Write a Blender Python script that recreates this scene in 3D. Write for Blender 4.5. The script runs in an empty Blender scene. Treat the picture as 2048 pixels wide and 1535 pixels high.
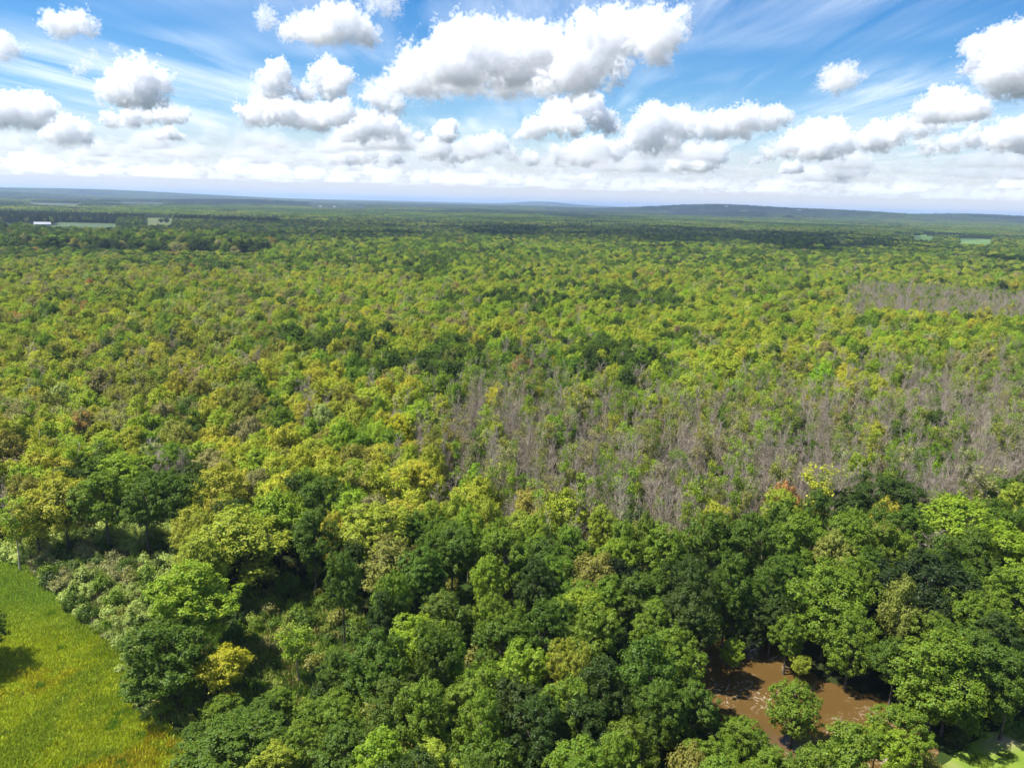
import bpy, math, random
import numpy as np
from mathutils import Matrix, Vector, Euler

# ------------------------------------------------------------------ camera, world, sun, exposure
S = bpy.context.scene
COL = S.collection
CAM_H = 62.0
F_PX = 1559.0                      # focal length in pixels of the 2048 px wide photograph
PITCH, ROLL = math.radians(13.05), math.radians(1.54)
cd = bpy.data.cameras.new('camera')
cam = bpy.data.objects.new('camera', cd)
COL.objects.link(cam)
cd.sensor_fit = 'HORIZONTAL'; cd.sensor_width = 36.0; cd.lens = 36.0 * F_PX / 2048.0
cd.clip_start = 0.5; cd.clip_end = 300000.0
CR = Matrix.Rotation(math.pi / 2 - PITCH, 4, 'X') @ Matrix.Rotation(ROLL, 4, 'Z')
cam.matrix_world = Matrix.Translation((0, 0, CAM_H)) @ CR
S.camera = cam
M3 = np.array(CR.to_3x3())
RIGHT, UP, FWD = M3[:, 0], M3[:, 1], -M3[:, 2]

SUN_AZ, SUN_EL = math.radians(-95.0), math.radians(60.0)     # azimuth from +Y, positive towards +X
w = bpy.data.worlds.new('World'); S.world = w; w.use_nodes = True
nt = w.node_tree; nt.nodes.clear()
def N(t, kind, **kw):
    n = t.nodes.new(kind)
    for k, v in kw.items(): setattr(n, k, v)
    return n
sky = N(nt, 'ShaderNodeTexSky', sky_type='NISHITA', sun_disc=False)
sky.sun_elevation = SUN_EL; sky.sun_rotation = SUN_AZ
sky.air_density = 1.0; sky.dust_density = 0.3; sky.ozone_density = 3.0; sky.altitude = 300
hs = N(nt, 'ShaderNodeHueSaturation'); hs.inputs['Saturation'].default_value = 1.45
hs.inputs['Hue'].default_value = 0.505
# thin cirrus, laid out on a plane high overhead so that it foreshortens towards the horizon
tc = N(nt, 'ShaderNodeTexCoord')
sep = N(nt, 'ShaderNodeSeparateXYZ')
zc = N(nt, 'ShaderNodeMath', operation='MAXIMUM'); zc.inputs[1].default_value = 0.02
dx = N(nt, 'ShaderNodeMath', operation='DIVIDE'); dy = N(nt, 'ShaderNodeMath', operation='DIVIDE')
cmb = N(nt, 'ShaderNodeCombineXYZ')
mp = N(nt, 'ShaderNodeMapping'); mp.inputs['Rotation'].default_value = (0, 0, math.radians(-9)); mp.inputs['Scale'].default_value = (1.15, 0.17, 1)
ns = N(nt, 'ShaderNodeTexNoise'); ns.inputs['Scale'].default_value = 0.9; ns.inputs['Detail'].default_value = 9
ns.inputs['Roughness'].default_value = 0.62; ns.inputs['Distortion'].default_value = 0.6
big = N(nt, 'ShaderNodeTexNoise'); big.inputs['Scale'].default_value = 0.33; big.inputs['Detail'].default_value = 2
r1 = N(nt, 'ShaderNodeMapRange'); r1.inputs['From Min'].default_value = 0.41; r1.inputs['From Max'].default_value = 0.70
r2 = N(nt, 'ShaderNodeMapRange'); r2.inputs['From Min'].default_value = 0.38; r2.inputs['From Max'].default_value = 0.58
ml = N(nt, 'ShaderNodeMath', operation='MULTIPLY'); ml.inputs[1].default_value = 1
mm = N(nt, 'ShaderNodeMath', operation='MULTIPLY'); mm.inputs[1].default_value = 0.75
mx = N(nt, 'ShaderNodeMix', data_type='RGBA'); mx.inputs[7].default_value = (9.5, 9.8, 10.3, 1)
bg = N(nt, 'ShaderNodeBackground'); bg.inputs['Strength'].default_value = 0.078
out = N(nt, 'ShaderNodeOutputWorld')
L = nt.links.new
L(sky.outputs[0], hs.inputs['Color'])
L(tc.outputs['Generated'], sep.inputs[0]); L(sep.outputs[2], zc.inputs[0])
L(sep.outputs[0], dx.inputs[0]); L(zc.outputs[0], dx.inputs[1]); L(sep.outputs[1], dy.inputs[0]); L(zc.outputs[0], dy.inputs[1])
L(dx.outputs[0], cmb.inputs[0]); L(dy.outputs[0], cmb.inputs[1]); L(cmb.outputs[0], mp.inputs[0])
L(mp.outputs[0], ns.inputs['Vector']); L(cmb.outputs[0], big.inputs['Vector'])
L(ns.outputs[0], r1.inputs[0]); L(big.outputs[0], r2.inputs[0]); L(r1.outputs[0], ml.inputs[0]); L(r2.outputs[0], ml.inputs[1])
L(ml.outputs[0], mm.inputs[0]); L(mm.outputs[0], mx.inputs[0]); L(hs.outputs[0], mx.inputs[6])
# the pale band of air low over the horizon
hz = N(nt, 'ShaderNodeMapRange', interpolation_type='SMOOTHSTEP'); hz.inputs['From Min'].default_value = 0.0; hz.inputs['From Max'].default_value = 0.115
hz.inputs['To Min'].default_value = 0.96; hz.inputs['To Max'].default_value = 0.0
mh = N(nt, 'ShaderNodeMix', data_type='RGBA'); mh.inputs[7].default_value = (5.7, 5.85, 6.35, 1)
L(sep.outputs[2], hz.inputs[0]); L(hz.outputs[0], mh.inputs[0]); L(mx.outputs[2], mh.inputs[6])
L(mh.outputs[2], bg.inputs[0]); L(bg.outputs[0], out.inputs[0])

sl = bpy.data.lights.new('sun', 'SUN'); sl.energy = 5.0; sl.angle = math.radians(0.5); sl.color = (1.0, 0.955, 0.88)
sun = bpy.data.objects.new('sun', sl); COL.objects.link(sun)
SUN_DIR = Vector((math.sin(SUN_AZ) * math.cos(SUN_EL), math.cos(SUN_AZ) * math.cos(SUN_EL), math.sin(SUN_EL)))
sun.rotation_euler = SUN_DIR.to_track_quat('Z', 'Y').to_euler()
sun.location = SUN_DIR * 500
vs = S.view_settings; vs.view_transform = 'Standard'; vs.look = 'None'; vs.gamma = 1.0; vs.use_curve_mapping = False; vs.exposure = 0.90
cy = S.cycles
cy.max_bounces = 40; cy.diffuse_bounces = 3; cy.glossy_bounces = 2; cy.transmission_bounces = 3; cy.volume_bounces = 40; cy.transparent_max_bounces = 8
cy.use_denoising = True; cy.volume_step_rate = 1.5; cy.volume_max_steps = 256; cy.use_adaptive_sampling = True; cy.adaptive_threshold = 0.015

# ------------------------------------------------------------------ helpers
def ray(px, py):
    d = FWD + RIGHT * ((px - 1024) / F_PX) + UP * ((767.5 - py) / F_PX)
    return d / np.linalg.norm(d)
def gp(px, py, z=0.0):             # the point at height z seen at that place of the photograph
    d = ray(px, py); t = (z - CAM_H) / d[2]
    return np.array([0, 0, CAM_H]) + d * t
def proj(P):                       # world points -> photograph pixels and depth
    P = np.atleast_2d(np.asarray(P, float)) - np.array([0, 0, CAM_H])
    z = P @ FWD; z = np.where(np.abs(z) < 1e-6, 1e-6, z)
    return 1024 + F_PX * (P @ RIGHT) / z, 767.5 - F_PX * (P @ UP) / z, z
def tag(o, label=None, cat=None, group=None, kind=None):
    for k, v in (('label', label), ('category', cat), ('group', group), ('kind', kind)):
        if v: o[k] = v
    return o
def link(o, parent=None):
    COL.objects.link(o)
    if parent: o.parent = parent
    return o
def mesh_np(name, verts, faces, mats=(), attrs=None, mat_index=None, smooth=False):
    """verts (n,3); faces: list of (m,k) arrays of one k each, or one array"""
    me = bpy.data.meshes.new(name)
    verts = np.asarray(verts, np.float32)
    if isinstance(faces, np.ndarray): faces = [faces]
    faces = [f for f in faces if len(f)]
    me.vertices.add(len(verts)); me.vertices.foreach_set('co', verts.ravel())
    if faces:
        lv = np.concatenate([f.ravel() for f in faces]).astype(np.int32)
        tot = np.concatenate([np.full(len(f), f.shape[1], np.int32) for f in faces])
        st = np.concatenate([[0], np.cumsum(tot)[:-1]]).astype(np.int32)
        me.loops.add(len(lv)); me.loops.foreach_set('vertex_index', lv)
        me.polygons.add(len(tot)); me.polygons.foreach_set('loop_start', st)
        if mat_index is not None: me.polygons.foreach_set('material_index', np.asarray(mat_index, np.int32))
        if smooth: me.polygons.foreach_set('use_smooth', np.ones(len(tot), bool))
    for m in mats: me.materials.append(m)
    for k, (dom, typ, arr) in (attrs or {}).items():
        a = me.attributes.new(k, typ, dom)
        a.data.foreach_set({'FLOAT': 'value', 'INT': 'value', 'FLOAT_VECTOR': 'vector', 'FLOAT_COLOR': 'color'}[typ], np.asarray(arr, np.int32 if typ == 'INT' else np.float32).ravel())
    me.update(); me.validate()
    return me
def nodes_of(m):
    m.use_nodes = True; t = m.node_tree; t.nodes.clear()
    return t
# ------------------------------------------------------------------ clouds: real volumes high over the land
CLOUD_ALT = 1150.0
def cloud_material(name, dens, aniso=0.3, col=(.970, .973, .982)):
    m = bpy.data.materials.new(name); t = nodes_of(m)
    o = N(t, 'ShaderNodeOutputMaterial'); v = N(t, 'ShaderNodeVolumePrincipled')
    v.inputs['Color'].default_value = (*col, 1); v.inputs['Anisotropy'].default_value = aniso
    v.inputs['Density'].default_value = dens; v.inputs['Density Attribute'].default_value = 'density'
    t.links.new(v.outputs[0], o.inputs['Volume'])
    return m
def cloud_nodes(name, lo, hi, res, mat, src):
    g = bpy.data.node_groups.new(name, 'GeometryNodeTree')
    g.interface.new_socket('Geometry', in_out='INPUT', socket_type='NodeSocketGeometry')
    g.interface.new_socket('Geometry', in_out='OUTPUT', socket_type='NodeSocketGeometry')
    gi, go = N(g, 'NodeGroupInput'), N(g, 'NodeGroupOutput')
    pos = N(g, 'GeometryNodeInputPosition')
    def vm(op, a, b):
        n = N(g, 'ShaderNodeVectorMath', operation=op)
        for i, x in ((0, a), (1, b)):
            if isinstance(x, tuple): n.inputs[i].default_value = x
            elif x is not None: g.links.new(x, n.inputs[i])
        return n.outputs[0]
    cell = tuple((h - l) / r for l, h, r in zip(lo, hi, res))
    f = vm('FLOOR', vm('DIVIDE', vm('SUBTRACT', pos.outputs[0], tuple(l - c * .02 for l, c in zip(lo, cell))), cell), None)
    f = vm('MAXIMUM', vm('MINIMUM', f, tuple(float(r - 1) for r in res)), (0., 0., 0.))
    dot = N(g, 'ShaderNodeVectorMath', operation='DOT_PRODUCT'); g.links.new(f, dot.inputs[0])
    dot.inputs[1].default_value = (1.0, float(res[0]), float(res[0] * res[1]))
    na = N(g, 'GeometryNodeInputNamedAttribute', data_type='FLOAT'); na.inputs[0].default_value = 'den'
    si = N(g, 'GeometryNodeSampleIndex', data_type='FLOAT', domain='POINT')
    oi = N(g, 'GeometryNodeObjectInfo', transform_space='ORIGINAL'); oi.inputs[0].default_value = src; g.links.new(oi.outputs['Geometry'], si.inputs[0]); g.links.new(na.outputs[0], si.inputs['Value'])
    ri = N(g, 'FunctionNodeFloatToInt', rounding_mode='ROUND'); g.links.new(dot.outputs['Value'], ri.inputs[0])
    g.links.new(ri.outputs[0], si.inputs['Index'])
    vc = N(g, 'GeometryNodeVolumeCube')
    g.links.new(si.outputs[0], vc.inputs['Density'])
    vc.inputs['Min'].default_value = lo; vc.inputs['Max'].default_value = hi
    for k, r in zip('XYZ', res): vc.inputs['Resolution ' + k].default_value = r
    sm = N(g, 'GeometryNodeSetMaterial'); sm.inputs['Material'].default_value = mat
    g.links.new(vc.outputs[0], sm.inputs[0]); g.links.new(sm.outputs[0], go.inputs[0])
    return g
def fbm(shape, cell, beta, seed, longest=None):
    """band-limited fractal noise, zero mean, unit deviation; cell = relative voxel size per axis"""
    r = np.random.default_rng(seed)
    a = np.fft.rfftn(r.standard_normal(shape).astype(np.float32))
    k = np.sqrt(sum(np.meshgrid(*[(np.fft.fftfreq(n, c) if i < 2 else np.fft.rfftfreq(n, c)) ** 2 for i, (n, c) in enumerate(zip(shape, cell))], indexing='ij')))
    kmin = 1.0 / longest if longest else max(1.0 / (n * c) for n, c in zip(shape, cell)) * 0.7
    a *= (k * k + kmin * kmin) ** (-beta / 4)
    o = np.fft.irfftn(a, s=shape, axes=(0, 1, 2)).astype(np.float32)
    return (o - o.mean()) / o.std()
def cloud_object(name, lo, hi, den, mat):
    """den[x,y,z] on the box lo..hi (local coordinates) -> an object whose geometry is the volume"""
    res = den.shape
    flat = den.transpose(2, 1, 0).ravel()
    me = mesh_np(name, np.zeros((len(flat), 3), np.float32), np.zeros((0, 3), int), attrs={'den': ('POINT', 'FLOAT', flat)})
    src = bpy.data.objects.new(name + '_grid', me)      # the density samples the volume is filled from
    vol = bpy.data.volumes.new(name); vol.materials.append(mat)
    o = link(bpy.data.objects.new(name, vol))
    md = o.modifiers.new('volume', 'NODES'); md.node_group = cloud_nodes(name, tuple(map(float, lo)), tuple(map(float, hi)), res, mat, src)
    return o
def cumulus(circles, base_py, seed, label, depth=0.38, rag=0.5, alt=CLOUD_ALT, thin=1.0, flat=True):
    """circles: (px, py, r) in photograph pixels give the outline; base_py the flat underside"""
    rng = np.random.default_rng(seed)
    c = np.array(circles, float); c[:, 2] *= .84
    cx = (c[:, 0].min() + c[:, 0].max()) / 2
    P0 = gp(cx, base_py, CAM_H + alt)
    D = math.hypot(P0[0], P0[1]); fw = np.array([P0[0], P0[1], 0]) / D
    rt = np.array([fw[1], -fw[0], 0])
    sph = []
    half = (c[:, 0].max() - c[:, 0].min()) / 2 + c[:, 2].mean()
    for px, py, r in c:
        d = ray(px, py); dep = rng.uniform(-1, 1) * depth * half * D / F_PX
        t = (D + dep) / (d @ fw); p = np.array([0, 0, CAM_H]) + d * t
        R = r * D / F_PX
        sph.append((*(p - P0), R))
    # puffs on puffs on puffs
    lv = sph
    for n, q, keep in ((18, (.26, .52), 1.0), (11, (.26, .55), 1.0)):
        new = []
        for x, y, z, R in lv:
            for _ in range(n):
                u = rng.normal(size=3); u /= np.linalg.norm(u)
                if u[2] < -0.35: continue
                rr = R * rng.uniform(*q)
                new.append((x + u[0] * R * .92, y + u[1] * R * .92, z + u[2] * R * .88, rr))
        sph = sph + new; lv = new
    sp = np.array(sph)
    # rotate into the cloud's own axes: x across, y away, z up
    loc = np.stack([sp[:, :3] @ rt, sp[:, :3] @ fw, sp[:, 2]], 1)
    R = sp[:, 3]
    px_m = D / F_PX                                   # metres per photograph pixel
    vox = max(2.0 * px_m, (R.max() * .05))
    mrg = 0.25 * c[:, 2].mean() * px_m + 3 * vox
    lo = (loc - R[:, None]).min(0) - mrg; hi = (loc + R[:, None]).max(0) + mrg
    lo[2] = max(lo[2], -0.28 * c[:, 2].mean() * px_m - 2 * vox)
    vx = np.array([vox, vox * 1.35, vox])
    res = np.maximum(np.ceil((hi - lo) / vx).astype(int), 6)
    hi = lo + res * vx
    f = np.full(res, -1e6, np.float32)
    ax = [lo[i] + (np.arange(res[i]) + .5) * vx[i] for i in range(3)]
    for (x, y, z), r in zip(loc, R):
        sl_ = []
        for i, q in enumerate((x, y, z)):
            a = int(max(0, (q - r * 1.25 - lo[i]) // vx[i])); b = int(min(res[i], (q + r * 1.25 - lo[i]) // vx[i] + 1))
            sl_.append(slice(a, max(a, b)))
        X = ax[0][sl_[0]][:, None, None] - x; Y = ax[1][sl_[1]][None, :, None] - y; Z = ax[2][sl_[2]][None, None, :] - z
        if X.size == 0 or Y.size == 0 or Z.size == 0: continue
        d = r - np.sqrt(X * X + Y * Y + Z * Z)
        s_ = tuple(sl_); f[s_] = np.maximum(f[s_], d)
    Rm = np.median(np.array(c)[:, 2]) * px_m
    cells = tuple(vx)
    n1 = fbm(tuple(res), cells, 3.7, seed + 7, Rm * 1.3)
    n2 = np.abs(fbm(tuple(res), cells, 3.6, seed + 8, Rm * 0.7))
    n3 = fbm(tuple(res), cells, 3.3, seed + 9, Rm * 0.5)
    f = np.maximum(f, -Rm * 1.2)
    I = np.meshgrid(*[np.arange(n_) for n_ in res], indexing='ij')          # tear the outline: warp, at two scales
    for lam, amp in ((1.5, .34), (.55, .17)):
        J = [np.clip(np.rint(I[q] + fbm(tuple(res), cells, 4.2, seed + 20 + q + int(lam * 40), Rm * lam) * amp * Rm * (.7 + .5 * rag) / vx[q]), 0, res[q] - 1).astype(np.int32) for q in range(3)]
        f = f[J[0], J[1], J[2]]
    f[1:-1] = (f[:-2] + 2 * f[1:-1] + f[2:]) / 4; f[:, :, 1:-1] = (f[:, :, :-2] + 2 * f[:, :, 1:-1] + f[:, :, 2:]) / 4
    near = np.clip(1 + f / (Rm * .55), 0, 1)
    f = f - Rm * .5 * (1 - near) + near * Rm * (n1 * (.15 + .12 * rag) - (n2 - .6) * .26 + n3 * .17 * (1 + rag))
    zz = ax[2][None, None, :]
    if flat:                                          # the underside, level but ragged
        f = np.minimum(f, (zz + n1 * Rm * .12 + n3 * Rm * .07 + Rm * .05) * 0.8)
    soft = Rm * (.05 + .20 * rag + .25 * np.clip(1 - zz / (Rm * 1.2), 0, 1) * (.5 + rag))
    den = (np.clip(f / soft, 0, 1) ** 1.3 * (1 - .86 * np.clip((f - Rm * .15) / (Rm * .7), 0, 1))).astype(np.float32)      # thinner towards the heart, so that light gets through
    # thin torn veils round the body
    veil = np.clip((near - .25) / .6, 0, 1) * np.clip(n1 * .55 + n3 * .5 - .25, 0, 1) * (zz > -Rm * .5) * (.05 + .08 * rag)
    den = np.maximum(den, veil.astype(np.float32))
    # keep the box walls clear
    den[:1] = den[-1:] = 0; den[:, :1] = den[:, -1:] = 0; den[:, :, :1] = den[:, :, -1:] = 0
    den[den < 0.004] = 0
    mfp = max(0.085 * c[:, 2].mean() * 2 * px_m, 25.0) / thin
    o = cloud_object('cumulus_cloud', lo, hi, den, cloud_material('cloud_vapour', 1.55 / mfp))
    o.matrix_world = Matrix(((rt[0], fw[0], 0, P0[0]), (rt[1], fw[1], 0, P0[1]), (rt[2], fw[2], 1, P0[2]), (0, 0, 0, 1)))
    tag(o, label, 'cloud', 'cumulus clouds over the forest', None)
    return o

CLOUDS = [
 # circles, base, label, ragged
 ([(760,200,34),(800,170,40),(840,150,48),(890,135,58),(935,110,60),(985,95,52),(1040,110,60),(1075,80,36),(1100,140,55),(1160,130,58),(1165,60,40),(1215,80,52),(1265,60,44),(1310,75,48),(1345,55,34),(1318,112,26),(1010,160,50),(930,180,45),(860,190,36),(1100,160,40),(1220,130,40)], 192, 'huge white cumulus with two humps and a grey base, highest in mid sky', .5),
 ([(590,70,26),(630,58,36),(675,45,36),(712,62,32),(735,80,22),(650,75,30)], 88, 'broad bright cumulus near the top edge, left of the huge one', .4),
 ([(533,36,18),(540,22,12),(528,52,14)], 66, 'small upright cloud scrap beside the broad bright cumulus', .9),
 ([(105,48,20),(135,50,24),(165,45,20),(180,62,16),(120,68,14)], 82, 'small blocky white cloud near the top edge, upper left', .6),
 ([(8,90,22),(-8,105,24),(30,108,12),(55,98,8)], 122, 'ragged cloud cut off by the left edge', .9),
 ([(225,185,24),(250,165,32),(285,155,32),(305,170,30),(265,195,32),(295,200,26)], 216, 'tall rounded white cumulus standing alone over the left ridge', .4),
 ([(225,240,18),(262,238,20),(300,232,16),(335,232,18),(365,236,14),(250,250,14)], 256, 'long low cloud directly under the tall rounded cumulus', .7),
 ([(540,155,22),(560,145,22),(545,185,22),(575,180,16)], 200, 'steep pointed cloud left of the pair of puffs', .5),
 ([(640,150,22),(660,140,22),(690,150,20),(670,175,24),(650,190,18),(610,190,20)], 204, 'pair of white puffs on a tapering stalk', .6),
 ([(500,225,26),(530,215,30),(560,225,28),(600,228,22),(640,235,30),(680,225,26),(590,240,24),(700,215,14)], 260, 'long grey based cumulus below the pair of puffs', .5),
 ([(760,185,26),(775,205,30),(745,195,20),(790,215,22)], 236, 'greyish ragged cloud hanging under the tail of the huge one', .9),
 ([(700,262,26),(735,250,30),(770,252,28),(800,268,20),(720,270,26)], 292, 'soft white cloud beneath the greyish ragged one', .6),
 ([(885,262,18),(900,256,16),(892,270,20),(840,275,14)], 284, 'tiny pointed cloud puff below the huge one', .4),
 ([(1045,270,20),(1075,258,26),(1115,235,34),(1150,215,26),(1185,212,26),(1195,240,26),(1225,252,18),(1140,255,26),(1245,256,8)], 282, 'peaked cumulus right of centre with a long right slope', .45),
 ([(1275,275,28),(1295,250,34),(1330,240,30),(1365,250,30),(1395,255,24),(1300,285,32),(1340,280,30)], 312, 'grey bellied cumulus leaning left, joined to a paler arm', .4),
 ([(1425,250,26),(1460,248,26),(1495,238,28),(1530,240,22),(1565,232,20),(1480,262,22),(1440,265,22)], 282, 'paler arm of cloud stretching right from the grey bellied one', .7),
 ([(1665,158,26),(1690,150,24),(1680,170,20),(1650,182,12),(1725,152,12)], 194, 'small lone cloud puff high in the blue on the right', .9),
 ([(1960,110,28),(1990,100,34),(2030,100,44),(2060,130,50),(1990,150,34),(2040,165,40),(1965,140,20)], 200, 'large shaded cumulus cut off by the right edge', .4),
 ([(1860,225,26),(1890,208,28),(1925,215,24),(1955,220,24),(1900,230,24)], 248, 'bright rounded cumulus below the one on the right edge', .4),
 ([(1740,280,26),(1775,275,24),(1800,258,22),(1840,252,22),(1870,258,18),(1765,292,18)], 305, 'stepped white cloud running left from the bright rounded one', .55),
 ([(1535,305,16),(1570,292,22),(1600,280,24),(1640,268,30),(1665,262,24),(1690,285,24),(1620,298,24),(1655,295,26)], 322, 'peaked white cumulus over the right ridge', .4),
 ([(1940,275,18),(1975,280,18),(2010,272,24),(2040,262,26),(2060,280,30),(1990,290,16),(1850,295,20),(1900,292,20)], 308, 'long cloud bank at the right edge', .55),
 ([(1355,325,22),(1390,312,28),(1425,312,26),(1400,330,22),(1340,335,14),(1445,300,14)], 344, 'grey white cloud low over the right half of the forest', .5),
 ([(1660,335,20),(1690,328,26),(1720,335,22),(1680,350,18)], 368, 'flat topped low cloud above the right fields', .5),
 ([(1570,338,14),(1595,335,14),(1515,322,10)], 346, 'small low puff under the peaked one on the right', .5),
 ([(10,222,30),(45,215,28),(80,222,26),(100,215,18),(-20,230,34),(60,240,26)], 258, 'bulky cumulus low at the left edge', .6),
 ([(110,262,26),(140,258,26),(165,270,22),(125,280,20)], 288, 'soft cloud low right of the one at the left edge', .8),
 ([(320,272,12),(340,268,14),(358,274,10)], 280, 'small bright puff low over the left ridge', .3),
 ([(960,295,24),(990,288,22),(930,305,20),(880,295,26),(850,305,20),(900,312,22)], 326, 'low row of white puffs at mid horizon', .5),
 ([(1150,305,24),(1190,298,26),(1230,302,22),(1170,318,20),(1110,312,18),(1060,318,20),(1020,312,18)], 334, 'wide low cumulus row below the peaked one', .5),
 ([(700,310,22),(740,305,24),(780,312,24),(660,320,16)], 330, 'low wide cloud left of the mid horizon row', .6),
 ([(155,142,12),(175,128,12),(190,112,10),(165,150,8),(230,98,9)], 158, 'thin broken wisps under the blocky white cloud', 1.2),
 ([(770,5,30),(745,-5,22),(790,-10,24)], 42, 'dim cloud scrap cut by the top edge', 1.2),
]
for i, (cs, by, lab, rag) in enumerate(CLOUDS):
    cumulus(cs, by, 11 + i, lab, rag=rag, thin=(0.35 if rag > 1 else 0.5 if rag > .8 else .62))

def cloud_field():
    """the far layer: hundreds of small cumulus out to the horizon, one mass"""
    rng = np.random.default_rng(5)
    x0, x1, y0, y1 = -56000., 56000., 20000., 80000.
    vx = (150., 260., 75.)
    res = (int((x1 - x0) / vx[0]), int((y1 - y0) / vx[1]), 18)
    n3 = fbm(res, vx, 3.4, 4, 1600)
    X = x0 + (np.arange(res[0]) + .5) * vx[0]; Y = y0 + (np.arange(res[1]) + .5) * vx[1]
    z = (np.arange(res[2]) + .5) * vx[2]
    hgt = np.zeros(res[:2], np.float32)
    for _ in range(430):
        cx, cy_ = rng.uniform(x0, x1), y0 + (y1 - y0) * rng.random() ** 1.15
        if abs(cx) > cy_ * .75 + 3000: continue
        r = rng.uniform(330, 900) * (1 if rng.random() < .8 else 1.6)
        for _k in range(5):
            a, b = cx + rng.normal() * r * .6, cy_ + rng.normal() * r * .4; q = r * rng.uniform(.35, .75)
            i0, i1 = np.searchsorted(X, (a - q, a + q)); j0, j1 = np.searchsorted(Y, (b - q, b + q))
            if i1 <= i0 or j1 <= j0: continue
            d = 1 - ((X[i0:i1, None] - a) ** 2 + (Y[None, j0:j1] - b) ** 2) / q ** 2
            hgt[i0:i1, j0:j1] = np.maximum(hgt[i0:i1, j0:j1], np.sqrt(np.maximum(d, 0)) * q * 1.25)
    f = hgt[:, :, None] + n3 * 150 - z[None, None, :] - 60
    f = np.minimum(f, (z[None, None, :] - 60 + n3 * 40) * 3)
    den = np.clip(f / 220, 0, 1) * np.clip((76000 - Y) / 36000, 0, 1)[None, :, None]
    den[:1] = den[-1:] = 0; den[:, :1] = den[:, -1:] = 0; den[:, :, :1] = den[:, :, -1:] = 0
    o = cloud_object('distant_clouds', (x0, y0, 0), (x1, y1, res[2] * vx[2]), den.astype(np.float32), cloud_material('far_cloud_vapour', 1 / 360., .3, (.955, .958, .968)))
    o.location = (0, 0, CAM_H + 1250)
    tag(o, 'layer of small fair weather clouds thinning out towards the horizon', 'clouds', None, 'stuff')
cloud_field()
# unseen clouds added outside the frame to shade the woods beyond half a mile
def overhead(x, y, r, seed, label):
    rng = np.random.default_rng(seed); D = math.hypot(x, y); pts = [(x + rng.normal() * r * .9, y + rng.normal() * r * .45, rng.uniform(.5, .8) * r) for _ in range(7)]
    px, py, _ = proj([(a, b, CAM_H + CLOUD_ALT) for a, b, q in pts]); _, by, _ = proj([(x, y, CAM_H + CLOUD_ALT)])
    cumulus([(p, min(by[0], u) - 20, q * F_PX / D) for p, u, (a, b, q) in zip(px, py, pts)], float(by[0]), seed, label, depth=.7, rag=.5, thin=.10)
SHADE_CLOUDS = [(-1150, 1150, 330, 'unseen cloud added left of the frame to shade the dark woods'), (-350, 1250, 300, 'unseen cloud added overhead to shade the middle of the far forest'), (330, 1330, 340, 'unseen cloud added overhead to shade the right of the far forest'), (-900, 2350, 420, 'unseen cloud added overhead to shade the land behind the barn'), (700, 2500, 460, 'unseen cloud added overhead to shade the right hand farmland')]
for i, (x, y, r, lab) in enumerate(SHADE_CLOUDS): overhead(x, y, float(r), 90 + i, lab)
# ------------------------------------------------------------------ noise, terrain
def vnoise(x, y, scale, seed):
    x = np.asarray(x, float) / scale + 1000; y = np.asarray(y, float) / scale + 1000
    i, j = np.floor(x).astype(np.int64), np.floor(y).astype(np.int64); fx, fy = x - i, y - j
    fx = fx * fx * (3 - 2 * fx); fy = fy * fy * (3 - 2 * fy)
    def h(a, b):
        n = (a * 374761393 + b * 668265263 + seed * 974634777) & 0x7fffffff
        n = ((n ^ (n >> 13)) * 1274126177) & 0x7fffffff
        return ((n ^ (n >> 16)) & 0xffff) / 65535.0
    return (h(i, j) * (1 - fx) + h(i + 1, j) * fx) * (1 - fy) + (h(i, j + 1) * (1 - fx) + h(i + 1, j + 1) * fx) * fy
def fnoise(x, y, scale, seed):
    return sum(vnoise(x, y, scale / 2 ** k, seed + 31 * k) * .5 ** k for k in range(4)) / 1.875
def polar(px, dist):               # a point on the ground on that picture column, dist metres ahead
    d = ray(px, 405.0 + (px - 1024) * 0.0269); 
    return d[0] / d[1] * dist, dist
# hills: picture column, distance, height, half width across, half depth
HILLS = [(40, 9000, 52, 1500, 900), (300, 9500, 40, 1300, 800), (480, 5200, 30, 620, 300), (-150, 6000, 34, 900, 500), (650, 9800, 24, 1500, 800),
         (1085, 15500, 52, 520, 700), (1100, 15700, 36, 1700, 900), (900, 17000, 20, 2500, 900), (1440, 6300, 62, 520, 420), (1300, 6500, 30, 700, 420), (1500, 5200, 30, 330, 260), (1620, 6000, 40, 500, 380),
         (1750, 5600, 36, 520, 360), (1900, 6100, 36, 700, 420), (2100, 5600, 34, 800, 500), (1560, 9500, 46, 1800, 700), (250, 4200, 12, 700, 250), (1100, 7500, 22, 1200, 500)]
HP = [(*polar(c, d), math.hypot(*polar(c, d)), h, wa, wd) for c, d, h, wa, wd in HILLS]
def height(x, y):
    x = np.asarray(x, float); y = np.asarray(y, float); r = np.hypot(x, y)
    z = np.zeros_like(x)
    for hx, hy, d, h, wa, wd in HP:
        ux, uy = hx / d, hy / d
        al = (x - hx) * ux + (y - hy) * uy; ac = (x - hx) * uy - (y - hy) * ux
        z = z + h * .95 * np.exp(-(al / wd) ** 2 - (ac / wa) ** 2)
    ramp = np.clip((r - 2200) / 3000, 0, 1)
    z = z * np.clip((r - 1800) / 1200, 0, 1) + ramp * (fnoise(x, y, 2600, 3) - .45) * 34 * np.clip(1.15 - r / 40000, .2, 1)
    return z
def pip(px, py, poly):
    px = np.asarray(px, float); py = np.asarray(py, float); ins = np.zeros(px.shape, bool)
    n = len(poly)
    for i in range(n):
        (x1, y1), (x2, y2) = poly[i], poly[(i + 1) % n]
        c = (y1 > py) != (y2 > py)
        ins ^= c & (px < (x2 - x1) * (py - y1) / ((y2 - y1) or 1e-9) + x1)
    return ins

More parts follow.
